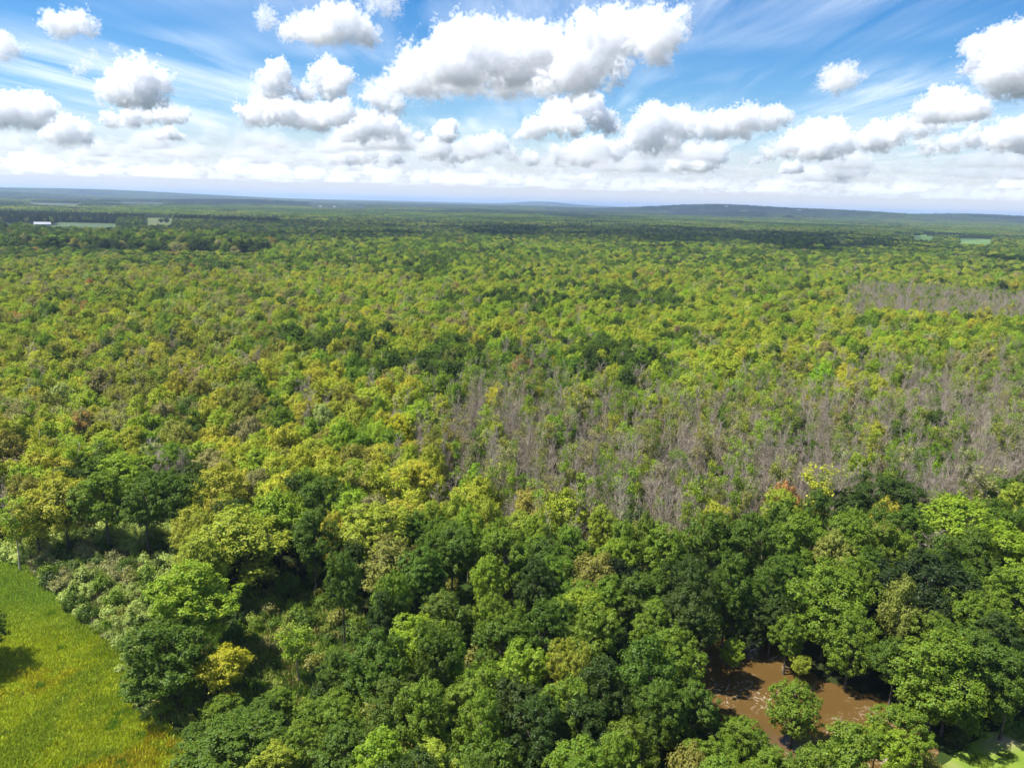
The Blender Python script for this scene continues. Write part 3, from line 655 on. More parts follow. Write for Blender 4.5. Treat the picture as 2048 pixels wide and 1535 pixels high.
# hand placed: crown centre x, y and width in photograph pixels, height m, kind, tint
HAND = [
 (330,1325,150,11.5,'bushy0','deep','dark dense bushy tree standing at the field edge, foliage to the ground'),
 (388,1205,172,15,'oak3','fresh','light green round tree with a short bare trunk behind the dark bushy field edge tree'),
 (448,1335,98,8,'feather1','gold','small golden yellow tree beside the dark bushy field edge tree'),
 (480,1085,185,15,'feather0','lime','large yellow green domed tree rising behind the light green round tree'),
 (405,1130,110,14,'feather3','lime',None),
 (560,1040,120,15,'feather2','fresh',None),
 (475,1505,170,7,'bushy1','deep','dark rounded bush like tree with pale tips at the bottom edge beside the hay field'),
 (686,1180,72,15.5,'oak5','deep','slim tree on a long bare leaning trunk at the right side of the clearing'),
 (575,1172,50,5,'bushy2','deep','small dark round tree at the back of the clearing'),
 (596,1300,62,7.5,'sparse2','fresh','thin pale sapling standing in the middle of the clearing'),
 (680,1345,74,7,'bushy1','deep',None),
 (755,1075,155,15,'oak1','lime','flat topped yellow green tree, widest crown behind the clearing'),
 (778,1130,122,13,'feather4','olive','olive brush shaped tree in front of the flat topped yellow green tree'),
 (905,1120,112,15,'oak2','deep',None), (775,1215,46,10,'oak6','fresh','narrow bright green tree in the gap right of the clearing'), (880,1235,60,9,'oak0','lime','small lime green crown low among dark green trees right of the clearing'),
 (1010,1130,100,14.5,'oak4','mid',None), (975,1175,80,13,'oak3','fresh',None),
 (1330,1120,110,15,'oak0','mid',None), (1420,1095,100,15.5,'oak1','deep',None), (1500,1100,95,15.5,'oak2','deep',None), (1590,1105,100,15.5,'oak4','mid',None), (1685,1100,90,15.5,'oak5','mid',None), (1250,1110,90,14.5,'oak6','mid',None),
 (1455,1180,85,15,'oak3','deep',None), (1375,1190,90,15,'oak2','dark',None), (1535,1185,80,14,'oak6','deep',None),
 (1845,1205,175,15,'bushy2','black','darkest tree of all, broad crown up the slope from the pond'),
 (1920,1050,150,15,'feather5','fresh','bright fresh green tree with a brush like top above the darkest tree'),
 (1770,1010,120,15,'oak2','dark',None), (1700,1030,90,14,'oak0','dark',None),
 (2010,1120,120,14,'oak5','fresh',None), (2030,1210,110,14,'oak1','mid',None),
 (1655,1225,150,14,'bushy0','mid','broad green tree hanging over the back bank of the pond'),
 (1575,1275,70,9,'oak3','mid',None), (1700,1300,90,11,'bushy1','mid',None),
 (1492,1268,64,6,'bushy1','dark',None), (1470,1222,95,11,'bushy1','deep',None), (1545,1235,80,10,'oak5','dark',None), (1400,1255,80,10,'bushy2','deep',None),
 (1464,1312,46,6.5,'oak5','fresh','small light green tree leaning over the near left shore of the pond'),
 (1590,1425,92,8.5,'bushy2','mid','rounded tree hiding the middle of the pond, water on both sides'),
 (1600,1335,36,4.5,'oak2','lime','tiny pale tree on the far shore of the pond'),
 (1385,1425,95,10,'oak0','deep',None), (1345,1330,105,12,'oak1','mid',None), (1478,1492,84,7.5,'bushy0','mid',None), (1320,1440,100,12,'oak4','deep',None),
 (1545,1550,90,7.5,'oak6','mid',None), (1692,1500,56,8,'oak3','mid','slim tree at the near shore of the pond, first of a narrow pair'), (1752,1492,56,8,'oak5','fresh','slim lighter tree at the near shore of the pond, second of a narrow pair'),
 (1872,1362,150,13,'bushy1','mid','big round tree on the right shore of the pond'), (1790,1330,76,10,'oak1','deep',None), (1930,1330,110,13,'oak2','deep',None), (1800,1480,100,10,'oak4','mid',None), (1800,1520,80,9,'oak0','fresh',None),
 (1990,1300,100,13,'oak3','dark',None), (2020,1370,90,12,'oak6','deep',None), (1895,1395,90,10,'bushy2','deep',None),
 (70,1030,90,13,'feather2','yellow',None), (130,1010,110,15,'feather5','yellow','yellow tree at the back of the hay field on the left'), (210,1010,110,15,'oak4','mid',None), (290,1010,100,15,'oak6','deep',None), (30,1060,60,12,'sparse1','fresh',None), (345,1010,100,16,'oak2','deep',None),
 (250,960,120,14,'oak0','fresh',None), (440,985,110,15,'feather4','yellow',None), (630,1090,90,14,'oak6','deep',None), (650,1020,100,15,'oak4','deep',None),
 (-85,1275,120,10,'bushy1','deep',None),
 (1862,1118,70,12,'bare1','olive','bare dead tree with pale grey branches above the darkest tree'),
 (440,1425,70,4,'bushy1','mid','low mid green bushy tree in front of the golden yellow tree'), (520,1440,80,5,'bushy0','deep',None), (560,1400,60,4.5,'oak3','mid',None), (600,1500,90,6.5,'bushy2','mid',None), (545,1530,90,6,'oak1','lime',None), (395,1465,50,2.6,'bushy2','deep',None), (665,1440,90,8,'oak2','mid',None), (690,1515,110,9,'oak5','deep',None),
 (1425,1545,100,9,'oak2','mid',None), (1615,1565,90,7,'bushy1','deep',None), (1500,1585,95,8,'oak3','mid',None), (1690,1590,85,7,'oak4','mid',None), (1770,1600,85,7,'oak1','fresh',None),
 (1090,1085,60,10,'bare3','olive','grey dead tree at the lower edge of the dying swamp trees'),
]
def place_hand():
    o = []
    for px, py, wpx, H, k, tn, lab in HAND:
        zc = H * (.62 if not k.startswith('bushy') else .52); P = gp(px, py, zc); dist = np.linalg.norm(P - [0, 0, CAM_H]); R = wpx * dist / F_PX / 2
        o.append((P[0], P[1], R, H, k, tn, lab))
    return o
NOM = {'oak': (4.35, 15.0), 'bushy': (4.4, 12.5), 'feather': (3.9, 14.5), 'sparse': (2.3, 14.5), 'bare': (2.3, 14.0), 'pine': (3.2, 19.0)}
NAMES = [k for k in KINDS if not k.startswith(('shrub', 'tuft', 'weed', 'patch'))]
NI = {k: i for i, k in enumerate(NAMES)}
def grid(x0, x1, y0, y1, s, jit, rng):
    nx, ny = int((x1 - x0) / s) + 1, int((y1 - y0) / (s * .87)) + 1
    i, j = np.meshgrid(np.arange(nx), np.arange(ny), indexing='ij')
    x = x0 + (i + .5 * (j % 2)) * s; y = y0 + j * s * .87
    return (x + rng.uniform(-jit, jit, x.shape) * s).ravel(), (y + rng.uniform(-jit, jit, y.shape) * s).ravel()
def pick(rng, w):                   # w (n,k) weights -> index per row
    c = np.cumsum(w, 1); return (rng.random((len(w), 1)) * c[:, -1:] > c).sum(1)
DEAD_TOP = np.array([(760, 900), (850, 830), (960, 775), (1050, 742), (1300, 738), (1600, 725), (2048, 690), (2600, 680)], float)
DEAD_BOT = np.array([(760, 905), (850, 945), (1000, 1025), (1300, 1045), (1500, 1035), (1700, 1000), (1900, 985), (2048, 975), (2600, 970)], float)
def dead_amount(px, py, x, y):
    t = np.interp(px, DEAD_TOP[:, 0], DEAD_TOP[:, 1]); b = np.interp(px, DEAD_BOT[:, 0], DEAD_BOT[:, 1])
    e = np.minimum(py - t, b - py) / 75.0
    a = np.clip(e + .35 + (fnoise(x, y, 38, 21) - .5) * 2.6, 0, 1); a = np.where((px < 760), 0, a)
    e2 = np.minimum.reduce([(px - 1690) / 60, (py - 552 - (px - 1700) * .02) / 14, (625 + (px - 1700) * .05 - py) / 14]); a2 = np.clip(e2 + (fnoise(x, y, 40, 22) - .4) * 1.5, 0, 1)
    e3 = np.minimum.reduce([(px - 1560) / 50, (1760 - px) / 50, (py - 478) / 5, (500 - py) / 5]); a3 = np.clip(e3, 0, 1)
    return np.maximum.reduce([a, a2 * (e2 > -1.2), a3 * .9])
def clear_far(x, y, px):
    """open farmland far off: True where no tree stands"""
    r = y; c = np.zeros(r.shape, bool)
    for a, b, r0, r1 in OPEN: c |= (px > a) & (px < b) & (r > r0) & (r < r1)
    return c
OPEN = [(-400, 112, 1000, 1450), (112, 236, 1000, 1600), (286, 348, 1290, 2060), (50, 172, 2690, 3870), (230, 336, 3140, 4830), (612, 738, 3590, 6050), (800, 860, 1900, 2150), (1824, 1870, 1550, 2420), (1916, 1987, 1405, 2150)]
NOFILL_A = [(400, 1400), (720, 1340), (735, 1420), (640, 1560), (640, 2300), (390, 2300)]
NOFILL_C = [(190, 1260), (290, 1180), (520, 1190), (520, 1440), (300, 1480), (215, 1400)]
NOFILL_B = [(1385, 1280), (1560, 1265), (1850, 1415), (1915, 1540), (1915, 1680), (1500, 1680), (1430, 1600)]
EXCL = [FIELD, THICKET, CLEARING, POND, LAWN, NOFILL_A, NOFILL_B, NOFILL_C]
hand = place_hand()
HX = np.array([(h[0], h[1], h[2]) for h in hand])

def make_points():
    rng = RNG; out_ = []
    def wedge(x, y, m=1.16, pad=26): return np.abs(x) < .66 * m * np.maximum(y, 0) + pad + 18
    for (r0, r1, s, dens) in ((48, 215, 5.7, 0), (215, 760, 6.1, 0), (760, 2250, 9.6, 0), (60, 620, 3.05, 1)):
        x, y = grid(-.78 * r1 - 40, .78 * r1 + 40, 20, r1, s, .36, rng); r = np.hypot(x, y)
        k = (r >= r0) & (r < r1) & wedge(x, y); x, y, r = x[k], y[k], r[k]
        bx, by, _ = proj(np.stack([x, y, 0 * x], 1)); px, py, _ = proj(np.stack([x, y, 0 * x + 11.5], 1))
        dead = dead_amount(px, py, x, y)
        keep = np.ones(len(x), bool)
        for P in EXCL: keep &= ~pip(bx, by, P)
        keep &= ~clear_far(x, y, px)
        d2 = np.hypot(x[:, None] - HX[None, :, 0], y[:, None] - HX[None, :, 1]) if r0 < 250 else np.full((len(x), 1), 99.)
        u = rng.random(len(x))
        if dens: keep &= (u < dead * np.where(py < 640, .80, .80)); near = (d2 > HX[None, :, 2] * .75).all(1) if d2.shape[1] > 1 else True
        else: keep &= (u > dead * .93); near = (d2 > HX[None, :, 2] * .62 + 2.3).all(1) if d2.shape[1] > 1 else True
        keep &= near
        x, y, r, px, py, dead = (a[keep] for a in (x, y, r, px, py, dead)); n = len(x)
        if dens:
            bare = rng.random(n) < np.where(py < 640, .80, .49 + .8 * (fnoise(x, y, 30, 8) - .45))
            kd = np.where(bare, NI['bare0'] + rng.integers(0, 5, n), NI['sparse0'] + rng.integers(0, 5, n))
            tint = TA[pick(rng, np.tile([.0, .06, .24, .24, .08, .03, 0, .16, .20, 0, .04, 0, 0], (n, 1)))]
            H = rng.uniform(10.5, 16, n); R = rng.uniform(1.2, 2.4, n) * np.where(bare, 1.0, 1.1)
        else:
            v = lambda a, b: fnoise(x, y, a, b)
            # tint weights by place: dark deep mid fresh lime yellow gold olive greyolive russet pale blue black
            W = np.zeros((n, 13))
            left = np.clip((1000 - px) / 600, 0, 1)
            W[:] = np.array([.03, .05, .13, .27, .42, .10, 0, .05, .04, .004, .02, 0, 0]) * (1 - left)[:, None] + np.array([.03, .05, .09, .14, .28, .23, .002, .19, .13, .014, .04, 0, 0]) * left[:, None]
            g = np.clip((py - 1010) / 60, 0, 1)[:, None] * np.clip((px - 480) / 140, 0, 1)[:, None]      # the deep green wood in front
            W = W * (1 - g) + np.array([.06, .32, .46, .11, .012, 0, 0, .03, 0, 0, 0, 0, .01]) * g
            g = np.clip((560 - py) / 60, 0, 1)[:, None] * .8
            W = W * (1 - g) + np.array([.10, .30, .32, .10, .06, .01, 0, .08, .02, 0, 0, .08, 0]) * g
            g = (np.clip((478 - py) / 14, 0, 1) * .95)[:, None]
            W = W * (1 - g) + np.array([.10, .24, .20, .02, 0, 0, 0, .22, .10, 0, 0, .22, 0]) * g  # far off: cloud shade and haze put into darker, bluer tints
            woods = (y > 760) & (px < 520 + (v(60, 5) - .5) * 160) & (y < 1000)
            W[woods] = [.26, .30, .20, .03, .02, 0, 0, .10, .05, 0, 0, .10, .06]
            dk = v(70, 6) > .66; W[dk, :2] += .9 * (py[dk, None] < 1000); W[dk & (py < 1000), 4:6] *= .3
            br = v(90, 9) > .62; W[br, 4] += .35 * (py[br] < 1000); 
            for q in range(13): W[:, q] *= np.exp(3.0 * (v(95, 60 + q) - .5))
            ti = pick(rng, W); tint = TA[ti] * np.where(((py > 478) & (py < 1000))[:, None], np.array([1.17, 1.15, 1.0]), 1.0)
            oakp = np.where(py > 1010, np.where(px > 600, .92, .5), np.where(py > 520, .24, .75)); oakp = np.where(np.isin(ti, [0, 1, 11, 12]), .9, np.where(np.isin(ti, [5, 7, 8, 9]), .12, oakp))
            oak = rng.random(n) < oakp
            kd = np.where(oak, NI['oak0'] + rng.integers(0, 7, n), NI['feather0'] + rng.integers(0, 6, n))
            thin = (rng.random(n) < .13 * left + .03) & (py > 500) & (py < 1000); kd = np.where(thin, NI['sparse2'] + rng.integers(0, 1, n), kd)
            bare = (rng.random(n) < .045) & (py > 540) & (py < 1000); kd = np.where(bare, NI['bare0'] + rng.integers(0, 5, n), kd)
            H = rng.uniform(11.0, 15.2, n) * (.84 + .34 * v(70, 14)); R = rng.uniform(3.0, 4.9, n) * np.where((py > 1020) & (px > 500), .84, .97) * np.where(r > 760, 1.28, 1)
            thinb = thin | bare; R = np.where(thinb, R * .72, R)
            strip = (y > 560) & (y < 765) & (px < 520); H = np.where(strip, H * .74, H)
            H = np.where(woods, H * 1.42, H); R = np.where(woods, R * 1.3, R)
            pine = (woods & (rng.random(n) < .13)) | ((y > np.where(px < 112, 1450, np.where(px < 240, 1600, 1640))) & (y < 1800) & (px < 560) & (rng.random(n) < .8))
            kd = np.where(pine, NI['pine0'] + rng.integers(0, 2, n), kd); H = np.where(pine & ~woods, rng.uniform(15, 20, n), H); tint = np.where((pine & ~woods)[:, None], TA[11] * .55, tint)
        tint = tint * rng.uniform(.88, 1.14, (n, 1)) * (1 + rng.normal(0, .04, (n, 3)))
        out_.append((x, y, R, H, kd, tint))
    return [np.concatenate([o[i] for o in out_]) for i in range(6)]
X, Y, R_, H_, KD, TI = make_points()
hk = np.array([NI[h[4]] for h in hand]); ht = np.array([T[h[5]] for h in hand])
X = np.concatenate([HX[:, 0], X]); Y = np.concatenate([HX[:, 1], Y]); R_ = np.concatenate([HX[:, 2], R_]); H_ = np.concatenate([[h[3] for h in hand], H_]); KD = np.concatenate([hk, KD]); TI = np.concatenate([ht, TI])
ROT = RNG.uniform(0, 2 * np.pi, len(X)); BASE = [k.rstrip('0123456789') for k in NAMES]
SX = np.array([R_[i] / NOM[BASE[KD[i]]][0] for i in range(len(X))]); SZ = np.array([H_[i] / NOM[BASE[KD[i]]][1] for i in range(len(X))])
Z = height(X, Y)
CPX, CPY, CD = proj(np.stack([X, Y, Z + H_ * .6], 1))
WPX = R_ * 2 / np.maximum(CD, 1) * F_PX
inside = (CPX + WPX * .35 > 0) & (CPX - WPX * .35 < 2048) & (CPY - WPX * .45 < 1535) & (CD > 20)
slim = np.array([BASE[k] in ('sparse', 'bare') for k in KD])
single = np.zeros(len(X), bool); single[:len(hand)] = inside[:len(hand)]
for mask, count in ((~slim, 292), (slim, 190)):
    c = np.where(mask & inside)[0]; c = c[np.argsort(CD[c])][:count]; single[c] = True
print('trees', len(X), 'single', single.sum(), 'last leafy py', CPY[single & ~slim].min(), 'slim', CPY[single & slim].min())

# ------------------------------------------------------------------ labels that single a tree out
COLOUR = dict(dark='dark green', deep='deep green', mid='mid green', fresh='fresh green', lime='lime green', yellow='yellow green', gold='golden', olive='olive', greyolive='grey olive', russet='russet', pale='pale green', blue='blue green', black='blackish green')
def colour_of(t):
    return COLOUR[TN[int(np.argmin(((np.log(TA) - np.log(np.maximum(t, 1e-4))) ** 2).sum(1)))]]
PLACES = [('behind the pond', (1390, 1060, 1760, 1330)), ('right of the pond', (1700, 1230, 2048, 1440)), ('in front of the pond', (1390, 1380, 1830, 1600)), ('left of the pond', (1270, 1230, 1470, 1470)),
  ('by the corner lawn', (1780, 1400, 2100, 1600)), ('near the darkest tree', (1730, 1090, 2100, 1260)), ('behind the hay field', (-50, 930, 380, 1130)), ('beside the hay field', (250, 1130, 520, 1600)),
  ('around the clearing', (480, 1130, 740, 1460)), ('behind the clearing', (420, 960, 760, 1150)), ('along the bottom edge', (560, 1400, 1400, 1600)), ('inside the front wood', (740, 1200, 1290, 1410)), ('below the dying wood', (740, 1040, 1400, 1210)),
  ('in the dying wood', (760, 690, 2100, 1060)), ('left of the dying wood', (380, 690, 900, 1060)), ('far behind the hay field', (-60, 650, 420, 960))]
ORD = ['', 'second', 'third', 'fourth', 'fifth', 'sixth', 'seventh', 'eighth', 'ninth', 'tenth', 'eleventh', 'twelfth']
def name_trees(idx):
    info = {}
    for i in idx:
        b = BASE[KD[i]]; place = next((p for p, (a, c, d, e) in PLACES if a <= CPX[i] <= d and c <= CPY[i] <= e), 'beyond the dying wood' if CPX[i] > 760 else 'in the mixed wood')
        size = 'small' if H_[i] < 9 else 'tall' if H_[i] > 14.6 else ''
        form = {'oak': 'round tree', 'bushy': 'dense bushy tree', 'feather': 'brushy tree', 'sparse': 'thin half bare tree', 'bare': 'leafless grey tree', 'pine': 'pine'}[b]
        col = '' if b == 'bare' else colour_of(TI[i])
        width = '' if b in ('sparse', 'bare') else 'narrow' if R_[i] < 3.5 else 'wide' if R_[i] > 4.5 else ''
        info.setdefault((' '.join(q for q in (size, width, col, form) if q), place), []).append(i)
    lab = {}
    for (desc, place), m in info.items():
        m.sort(key=lambda i: CPX[i]); n = len(m)
        for q, i in enumerate(m):
            if n == 1: lab[i] = f'{desc} {place}'
            elif n == 2: lab[i] = f"{desc} {place}, {'left' if q == 0 else 'right'} one of two"
            elif n <= 12: lab[i] = f"{desc} {place}, {('leftmost' if q == 0 else 'rightmost' if q == n - 1 else ORD[q] + ' from left')}"
            else: lab[i] = f"{desc} {place}, " + (('leftmost' if q == 0 else ORD[q] + ' from left') if q < n / 2 and q < 12 else ('rightmost' if q == n - 1 else ORD[n - 1 - q] + ' from right') if n - 1 - q < 12 else 'deep in the crowd')
    return lab
sel = np.where(single)[0]; LAB = name_trees(sel)
for i, h in enumerate(hand):
    if h[6]: LAB[i] = h[6]
TREE_NAME = {'oak': 'broadleaf_tree', 'bushy': 'bushy_tree', 'feather': 'maple_tree', 'sparse': 'dying_tree', 'bare': 'dead_tree', 'pine': 'pine_tree'}
for i in sel:
    b = BASE[KD[i]]; crown, trunk, both = KINDS[NAMES[KD[i]]]
    lean = 0.0
    root = link(bpy.data.objects.new(TREE_NAME[b], None)); root.empty_display_size = 1
    root.location = (X[i], Y[i], Z[i]); root.rotation_euler = (0, 0, ROT[i]); root.scale = (SX[i], SX[i], SZ[i])
    tag(root, LAB[i], 'dead tree' if b == 'bare' else 'tree', {'bare': 'leafless trees of the swamp wood', 'sparse': 'dying trees of the swamp wood'}.get(b, 'leafy trees of the wood'))
    link(bpy.data.objects.new('trunk', trunk), root)
    if crown:
        c = link(bpy.data.objects.new('crown', crown), root); c['tint'] = [float(q) for q in TI[i]]
rest = np.where(~single)[0]
leafy = rest[~slim[rest]]; thin = rest[slim[rest]]
def scat(name, ii, label, cat):
    scatter(name, NAMES, np.stack([X[ii], Y[ii], Z[ii]], 1), KD[ii], ROT[ii], np.stack([SX[ii], SX[ii], SZ[ii]], 1), TI[ii], label, cat)
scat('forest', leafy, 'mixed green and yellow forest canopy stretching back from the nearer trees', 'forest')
scat('dead_wood', thin, 'further leafless and half bare trees of the dying swamp woods', 'dead trees')

# far-off woods, patch by patch, over the hills
def far_woods():
    rng = np.random.default_rng(9); A = []
    for r0, r1, s, q in ((2220, 6200, 55, 1.0), (6200, 13000, 92, 1.75), (13000, 20000, 150, 2.9)):
        x, y = grid(-.80 * r1, .80 * r1, 0, r1, s, .2, rng); r = np.hypot(x, y); k = (r > r0) & (r < r1) & (np.abs(x) < .80 * y + 60); x, y, r = x[k], y[k], r[k]
        px, _, _ = proj(np.stack([x, y, 0 * x], 1)); k = ~clear_far(x, y, px) & ~((fnoise(x, y, 420, 33) > .77) & (r > 2400) & (r < 9000)); x, y = x[k], y[k]
        A.append((x, y, np.full(len(x), q)))
    x, y, q = (np.concatenate([a[i] for a in A]) for i in range(3)); n = len(x)
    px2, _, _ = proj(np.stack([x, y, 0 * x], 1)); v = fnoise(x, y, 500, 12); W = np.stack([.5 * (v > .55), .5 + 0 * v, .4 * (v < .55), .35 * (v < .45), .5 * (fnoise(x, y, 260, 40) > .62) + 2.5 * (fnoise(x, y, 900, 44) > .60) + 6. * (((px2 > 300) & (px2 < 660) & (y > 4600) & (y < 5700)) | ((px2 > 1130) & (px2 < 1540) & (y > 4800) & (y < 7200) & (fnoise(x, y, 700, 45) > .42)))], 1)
    cols = np.array([T['blue'], T['deep'], T['mid'], T['olive'], (.026, .052, .034)])  # the last, darkest tint paints cloud shadow onto the ridges
    tint = cols[pick(rng, W)] * rng.uniform(.8, 1.2, (n, 1)) * np.interp(y, [3000, 5500], [1, .62])[:, None]  # darkens with distance: shade of the far hills put into the tint
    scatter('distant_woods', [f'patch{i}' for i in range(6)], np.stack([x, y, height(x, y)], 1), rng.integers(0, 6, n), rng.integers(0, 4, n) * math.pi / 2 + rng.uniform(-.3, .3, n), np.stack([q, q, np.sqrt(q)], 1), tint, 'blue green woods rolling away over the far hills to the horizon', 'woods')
far_woods()

# ------------------------------------------------------------------ grass, weeds, shrubs
def fill(poly_px, dens, rng, extra=0):
    P = np.array([gp(*p)[:2] for p in poly_px]); lo, hi = P.min(0), P.max(0); n = int((hi - lo).prod() * dens)
    q = rng.uniform(lo, hi, (n, 2)); return q[pip(q[:, 0], q[:, 1], [tuple(p) for p in P])]
def low_growth():
    rng = np.random.default_rng(31); cl = [(a, max(-400, min(b, 9999))) for a, b in FIELD]
    F_ = [(-430, 1130), (0, 1118), (50, 1128), (92, 1168), (178, 1252), (262, 1330), (262, 1420), (330, 1450), (385, 1500), (400, 1540), (410, 1600), (-430, 1600)]
    q = fill(F_, 15, rng); n = len(q); a, b, c = fnoise(q[:, 0], q[:, 1], 13, 2), fnoise(q[:, 0], q[:, 1], 5, 4), fnoise(q[:, 0], q[:, 1], 2.2, 6)
    _, by, _ = proj(np.stack([q[:, 0], q[:, 1], 0 * a], 1))
    t = np.array([.42, .49, .034]) + 0 * a[:, None]
    t = np.where(((b > .55))[:, None], [.32, .41, .035], t); t = np.where((a > .52)[:, None] & (c > .4)[:, None] & (by > 1340)[:, None], [.48, .48, .028], t)
    back = np.clip((1290 - by) / 90, 0, 1)[:, None]; t = t * (1 - back * .75) + np.array([.26, .40, .06]) * back * .75
    t = np.where(((a + c * .6) > .93)[:, None] & (by > 1400)[:, None], [.46, .42, .03], t)
    t = np.where((c > .74)[:, None] & (b < .5)[:, None], [.16, .29, .03], t)
    s = rng.uniform(.7, 1.35, n) * (.8 + .8 * b)
    scatter('grass', ['tuft0', 'tuft1', 'tuft2'], np.stack([q[:, 0], q[:, 1], 0 * a + .03], 1), rng.integers(0, 3, n), rng.uniform(0, 6.28, n), np.stack([s, s, s * (.7 + .7 * c)], 1), t * rng.uniform(.85, 1.15, (n, 1)), 'long yellow green meadow grass with rusty patches in the hay field', 'grass')
    # weeds
    A = []
    q = fill(F_, 1.1, rng); k = (fnoise(q[:, 0], q[:, 1], 6, 52) > .57) | (rng.random(len(q)) < .05); q = q[k]; m = len(q)
    A.append((q, rng.uniform(.25, .75, m), np.array([(.12, .22, .03), (.20, .29, .05), (.27, .33, .08), (.30, .25, .07)])[rng.integers(0, 4, m)] * rng.uniform(.8, 1.2, (m, 1))))
    for P, dn, cols in (([(300, 1200), (492, 1195), (600, 1178), (655, 1205), (735, 1240), (735, 1420), (640, 1500), (480, 1500), (330, 1440)], 2.6, [(.23, .29, .055), (.15, .24, .04), (.27, .26, .08), (.11, .19, .03)]), (THICKET, 1.6, [(.22, .29, .08), (.23, .22, .10), (.27, .21, .14)]), (MARSH, .62, [(.19, .27, .045), (.25, .25, .08), (.13, .21, .03), (.30, .25, .14)]), ([(1880, 1600), (1905, 1545), (1950, 1505), (2000, 1462), (2060, 1432), (2200, 1410), (2250, 1600)], 9, [(.15, .25, .025), (.19, .28, .03)])):
        q = fill(P, dn, rng); m = len(q); v = fnoise(q[:, 0], q[:, 1], 7, 3) + rng.normal(0, .14, m); ci = np.clip((v * len(cols) * 1.5 - len(cols) * .25).astype(int), 0, len(cols) - 1)
        s = rng.uniform(.5, 1.5, m) * (.33 if dn > 5 else 1.0)
        if dn > 5: k = fnoise(q[:, 0], q[:, 1], 5, 9) < .56; q, ci, s, m = q[k], ci[k], s[k], k.sum()
        A.append((q, s, np.array(cols)[ci] * rng.uniform(.8, 1.2, (m, 1))))
    q, s, t = (np.concatenate([a[i] for a in A]) for i in range(3)); n = len(q)
    scatter('undergrowth', ['weed0', 'weed1', 'weed2'], np.stack([q[:, 0], q[:, 1], 0 * s + .02], 1), rng.integers(0, 3, n), rng.uniform(0, 6.28, n), np.stack([s, s, s], 1), t, 'tall weeds and low growth in the clearing, the thicket and the swamp floor', 'weeds')
    # woodland floor brush, dark saplings under the trees
    x, y = grid(-150, 150, 50, 230, 3.2, .45, rng); bx, by, _ = proj(np.stack([x, y, 0 * x], 1)); k = np.ones(len(x), bool)
    for P in (FIELD, POND, LAWN, MARSH): k &= ~pip(bx, by, P)
    k &= (np.abs(x) < .75 * y + 25) & (rng.random(len(x)) < .6); x, y = x[k], y[k]; n = len(x); s = rng.uniform(.5, 1.25, n)
    scatter('brush', [f'shrub{i}' for i in range(4)], np.stack([x, y, 0 * x], 1), rng.integers(0, 4, n), rng.uniform(0, 6.28, n), np.stack([s, s, s * 1.1], 1), TA[pick(rng, np.tile([.2, .3, .3, .1, 0, 0, 0, .1, 0, 0, 0, 0, 0], (n, 1)))], 'low dark brush growing between the trunks on the woodland floor', 'brush')
    # the pale shrubs of the thicket and the clearing, each a thing
    S_ = []
    for P, lab, grp, place in ((THICKET, 'pale feathery shrub in the thicket between the hay field and the dark wood', 'pale shrubs of the thicket', 0), (CLEARING, 'light green shrub in the grassy clearing', 'shrubs of the clearing', 1)):
        q = fill(P, 1.6 if place == 0 else .4, rng); kept = []
        for p in q:
            if all(np.hypot(*(p - k_[:2])) > (1.75 if place == 0 else 2.5) for k_ in kept) and (not len(HX) or (np.hypot(HX[:, 0] - p[0], HX[:, 1] - p[1]) > 2.2).all()): kept.append(p)
        for p in kept: S_.append((p, lab, grp, place))
    for px, py in ((232, 1262), (246, 1290), (222, 1278), (252, 1322), (268, 1352), (240, 1345), (262, 1385), (276, 1408), (296, 1432), (318, 1452), (348, 1478), (372, 1496), (385, 1520), (205, 1250), (30, 1122), (12, 1118)):
        S_.append((gp(px, py)[:2], 'low weedy bush along the ragged edge of the hay field', 'low bushes along the hay field edge', 2))
    for j, (p, lab, grp, place) in enumerate(S_):
        o = link(bpy.data.objects.new('shrub', KINDS[f'shrub{j % 4}'][2])); bx, by, _ = proj([[p[0], p[1], 1.]])
        s = rng.uniform(.65, 1.25) * (.9 if place == 0 else .8); 
        if place == 2: s *= rng.uniform(.35, .7)
        if place == 0: s *= float(np.interp(by[0], [1080, 1180, 1300], [1.35, 1.0, .62]))
        o.location = (p[0], p[1], 0); o.rotation_euler = (0, 0, rng.uniform(0, 6.28)); o.scale = (s, s, s * rng.uniform(.85, 1.2))
        v = fnoise(p[0], p[1], 11, 19); c = np.array((.37, .46, .12)) if v > .40 else np.array((.28, .29, .11)) if v > .33 else np.array((.13, .20, .045))
        if place == 1: c = np.array([(.25, .31, .05), (.15, .24, .03), (.27, .27, .07)][rng.integers(0, 3)])
        o['tint'] = [float(u) for u in c * rng.uniform(.85, 1.15)]
        tag(o, lab, 'shrub', grp)
low_growth()
# ------------------------------------------------------------------ far farmland and buildings
def far_field(px0, px1, r0, r1, col, label):
    k = 14; u = np.linspace(px0, px1, k); a = [polar(p, r0) for p in u]; b = [polar(p, r1) for p in u[::-1]]
    P = np.array(a + b); z = height(P[:, 0], P[:, 1]) + .5
    m = noise_material('far_meadow', col, tuple(c * 1.3 for c in col), .012)
    me = mesh_np('far_field', np.column_stack([P, z]), np.stack([np.arange(k - 1), np.arange(1, k), 2 * k - 1 - np.arange(1, k), 2 * k - 1 - np.arange(k - 1)], 1), [m])
    if me.polygons[0].normal.z < 0: me.flip_normals()
    tag(link(bpy.data.objects.new('far_field', me)), label, 'field', None, 'structure')
far_field(-420, 236, 1000, 1600, (.055, .085, .036), 'long pale green field strip in front of the white barn')
far_field(291, 345, 1290, 2060, (.075, .095, .03), 'yellow green far meadow with two round trees')
far_field(45, 175, 2690, 3870, (.06, .075, .04), 'thin pale meadow far away near the left edge')
far_field(226, 338, 3140, 4830, (.08, .10, .045), 'faint green meadow far away below the dark ridge')
far_field(608, 742, 3590, 6050, (.25, .20, .12), 'tan stubble field far off with small pale houses')
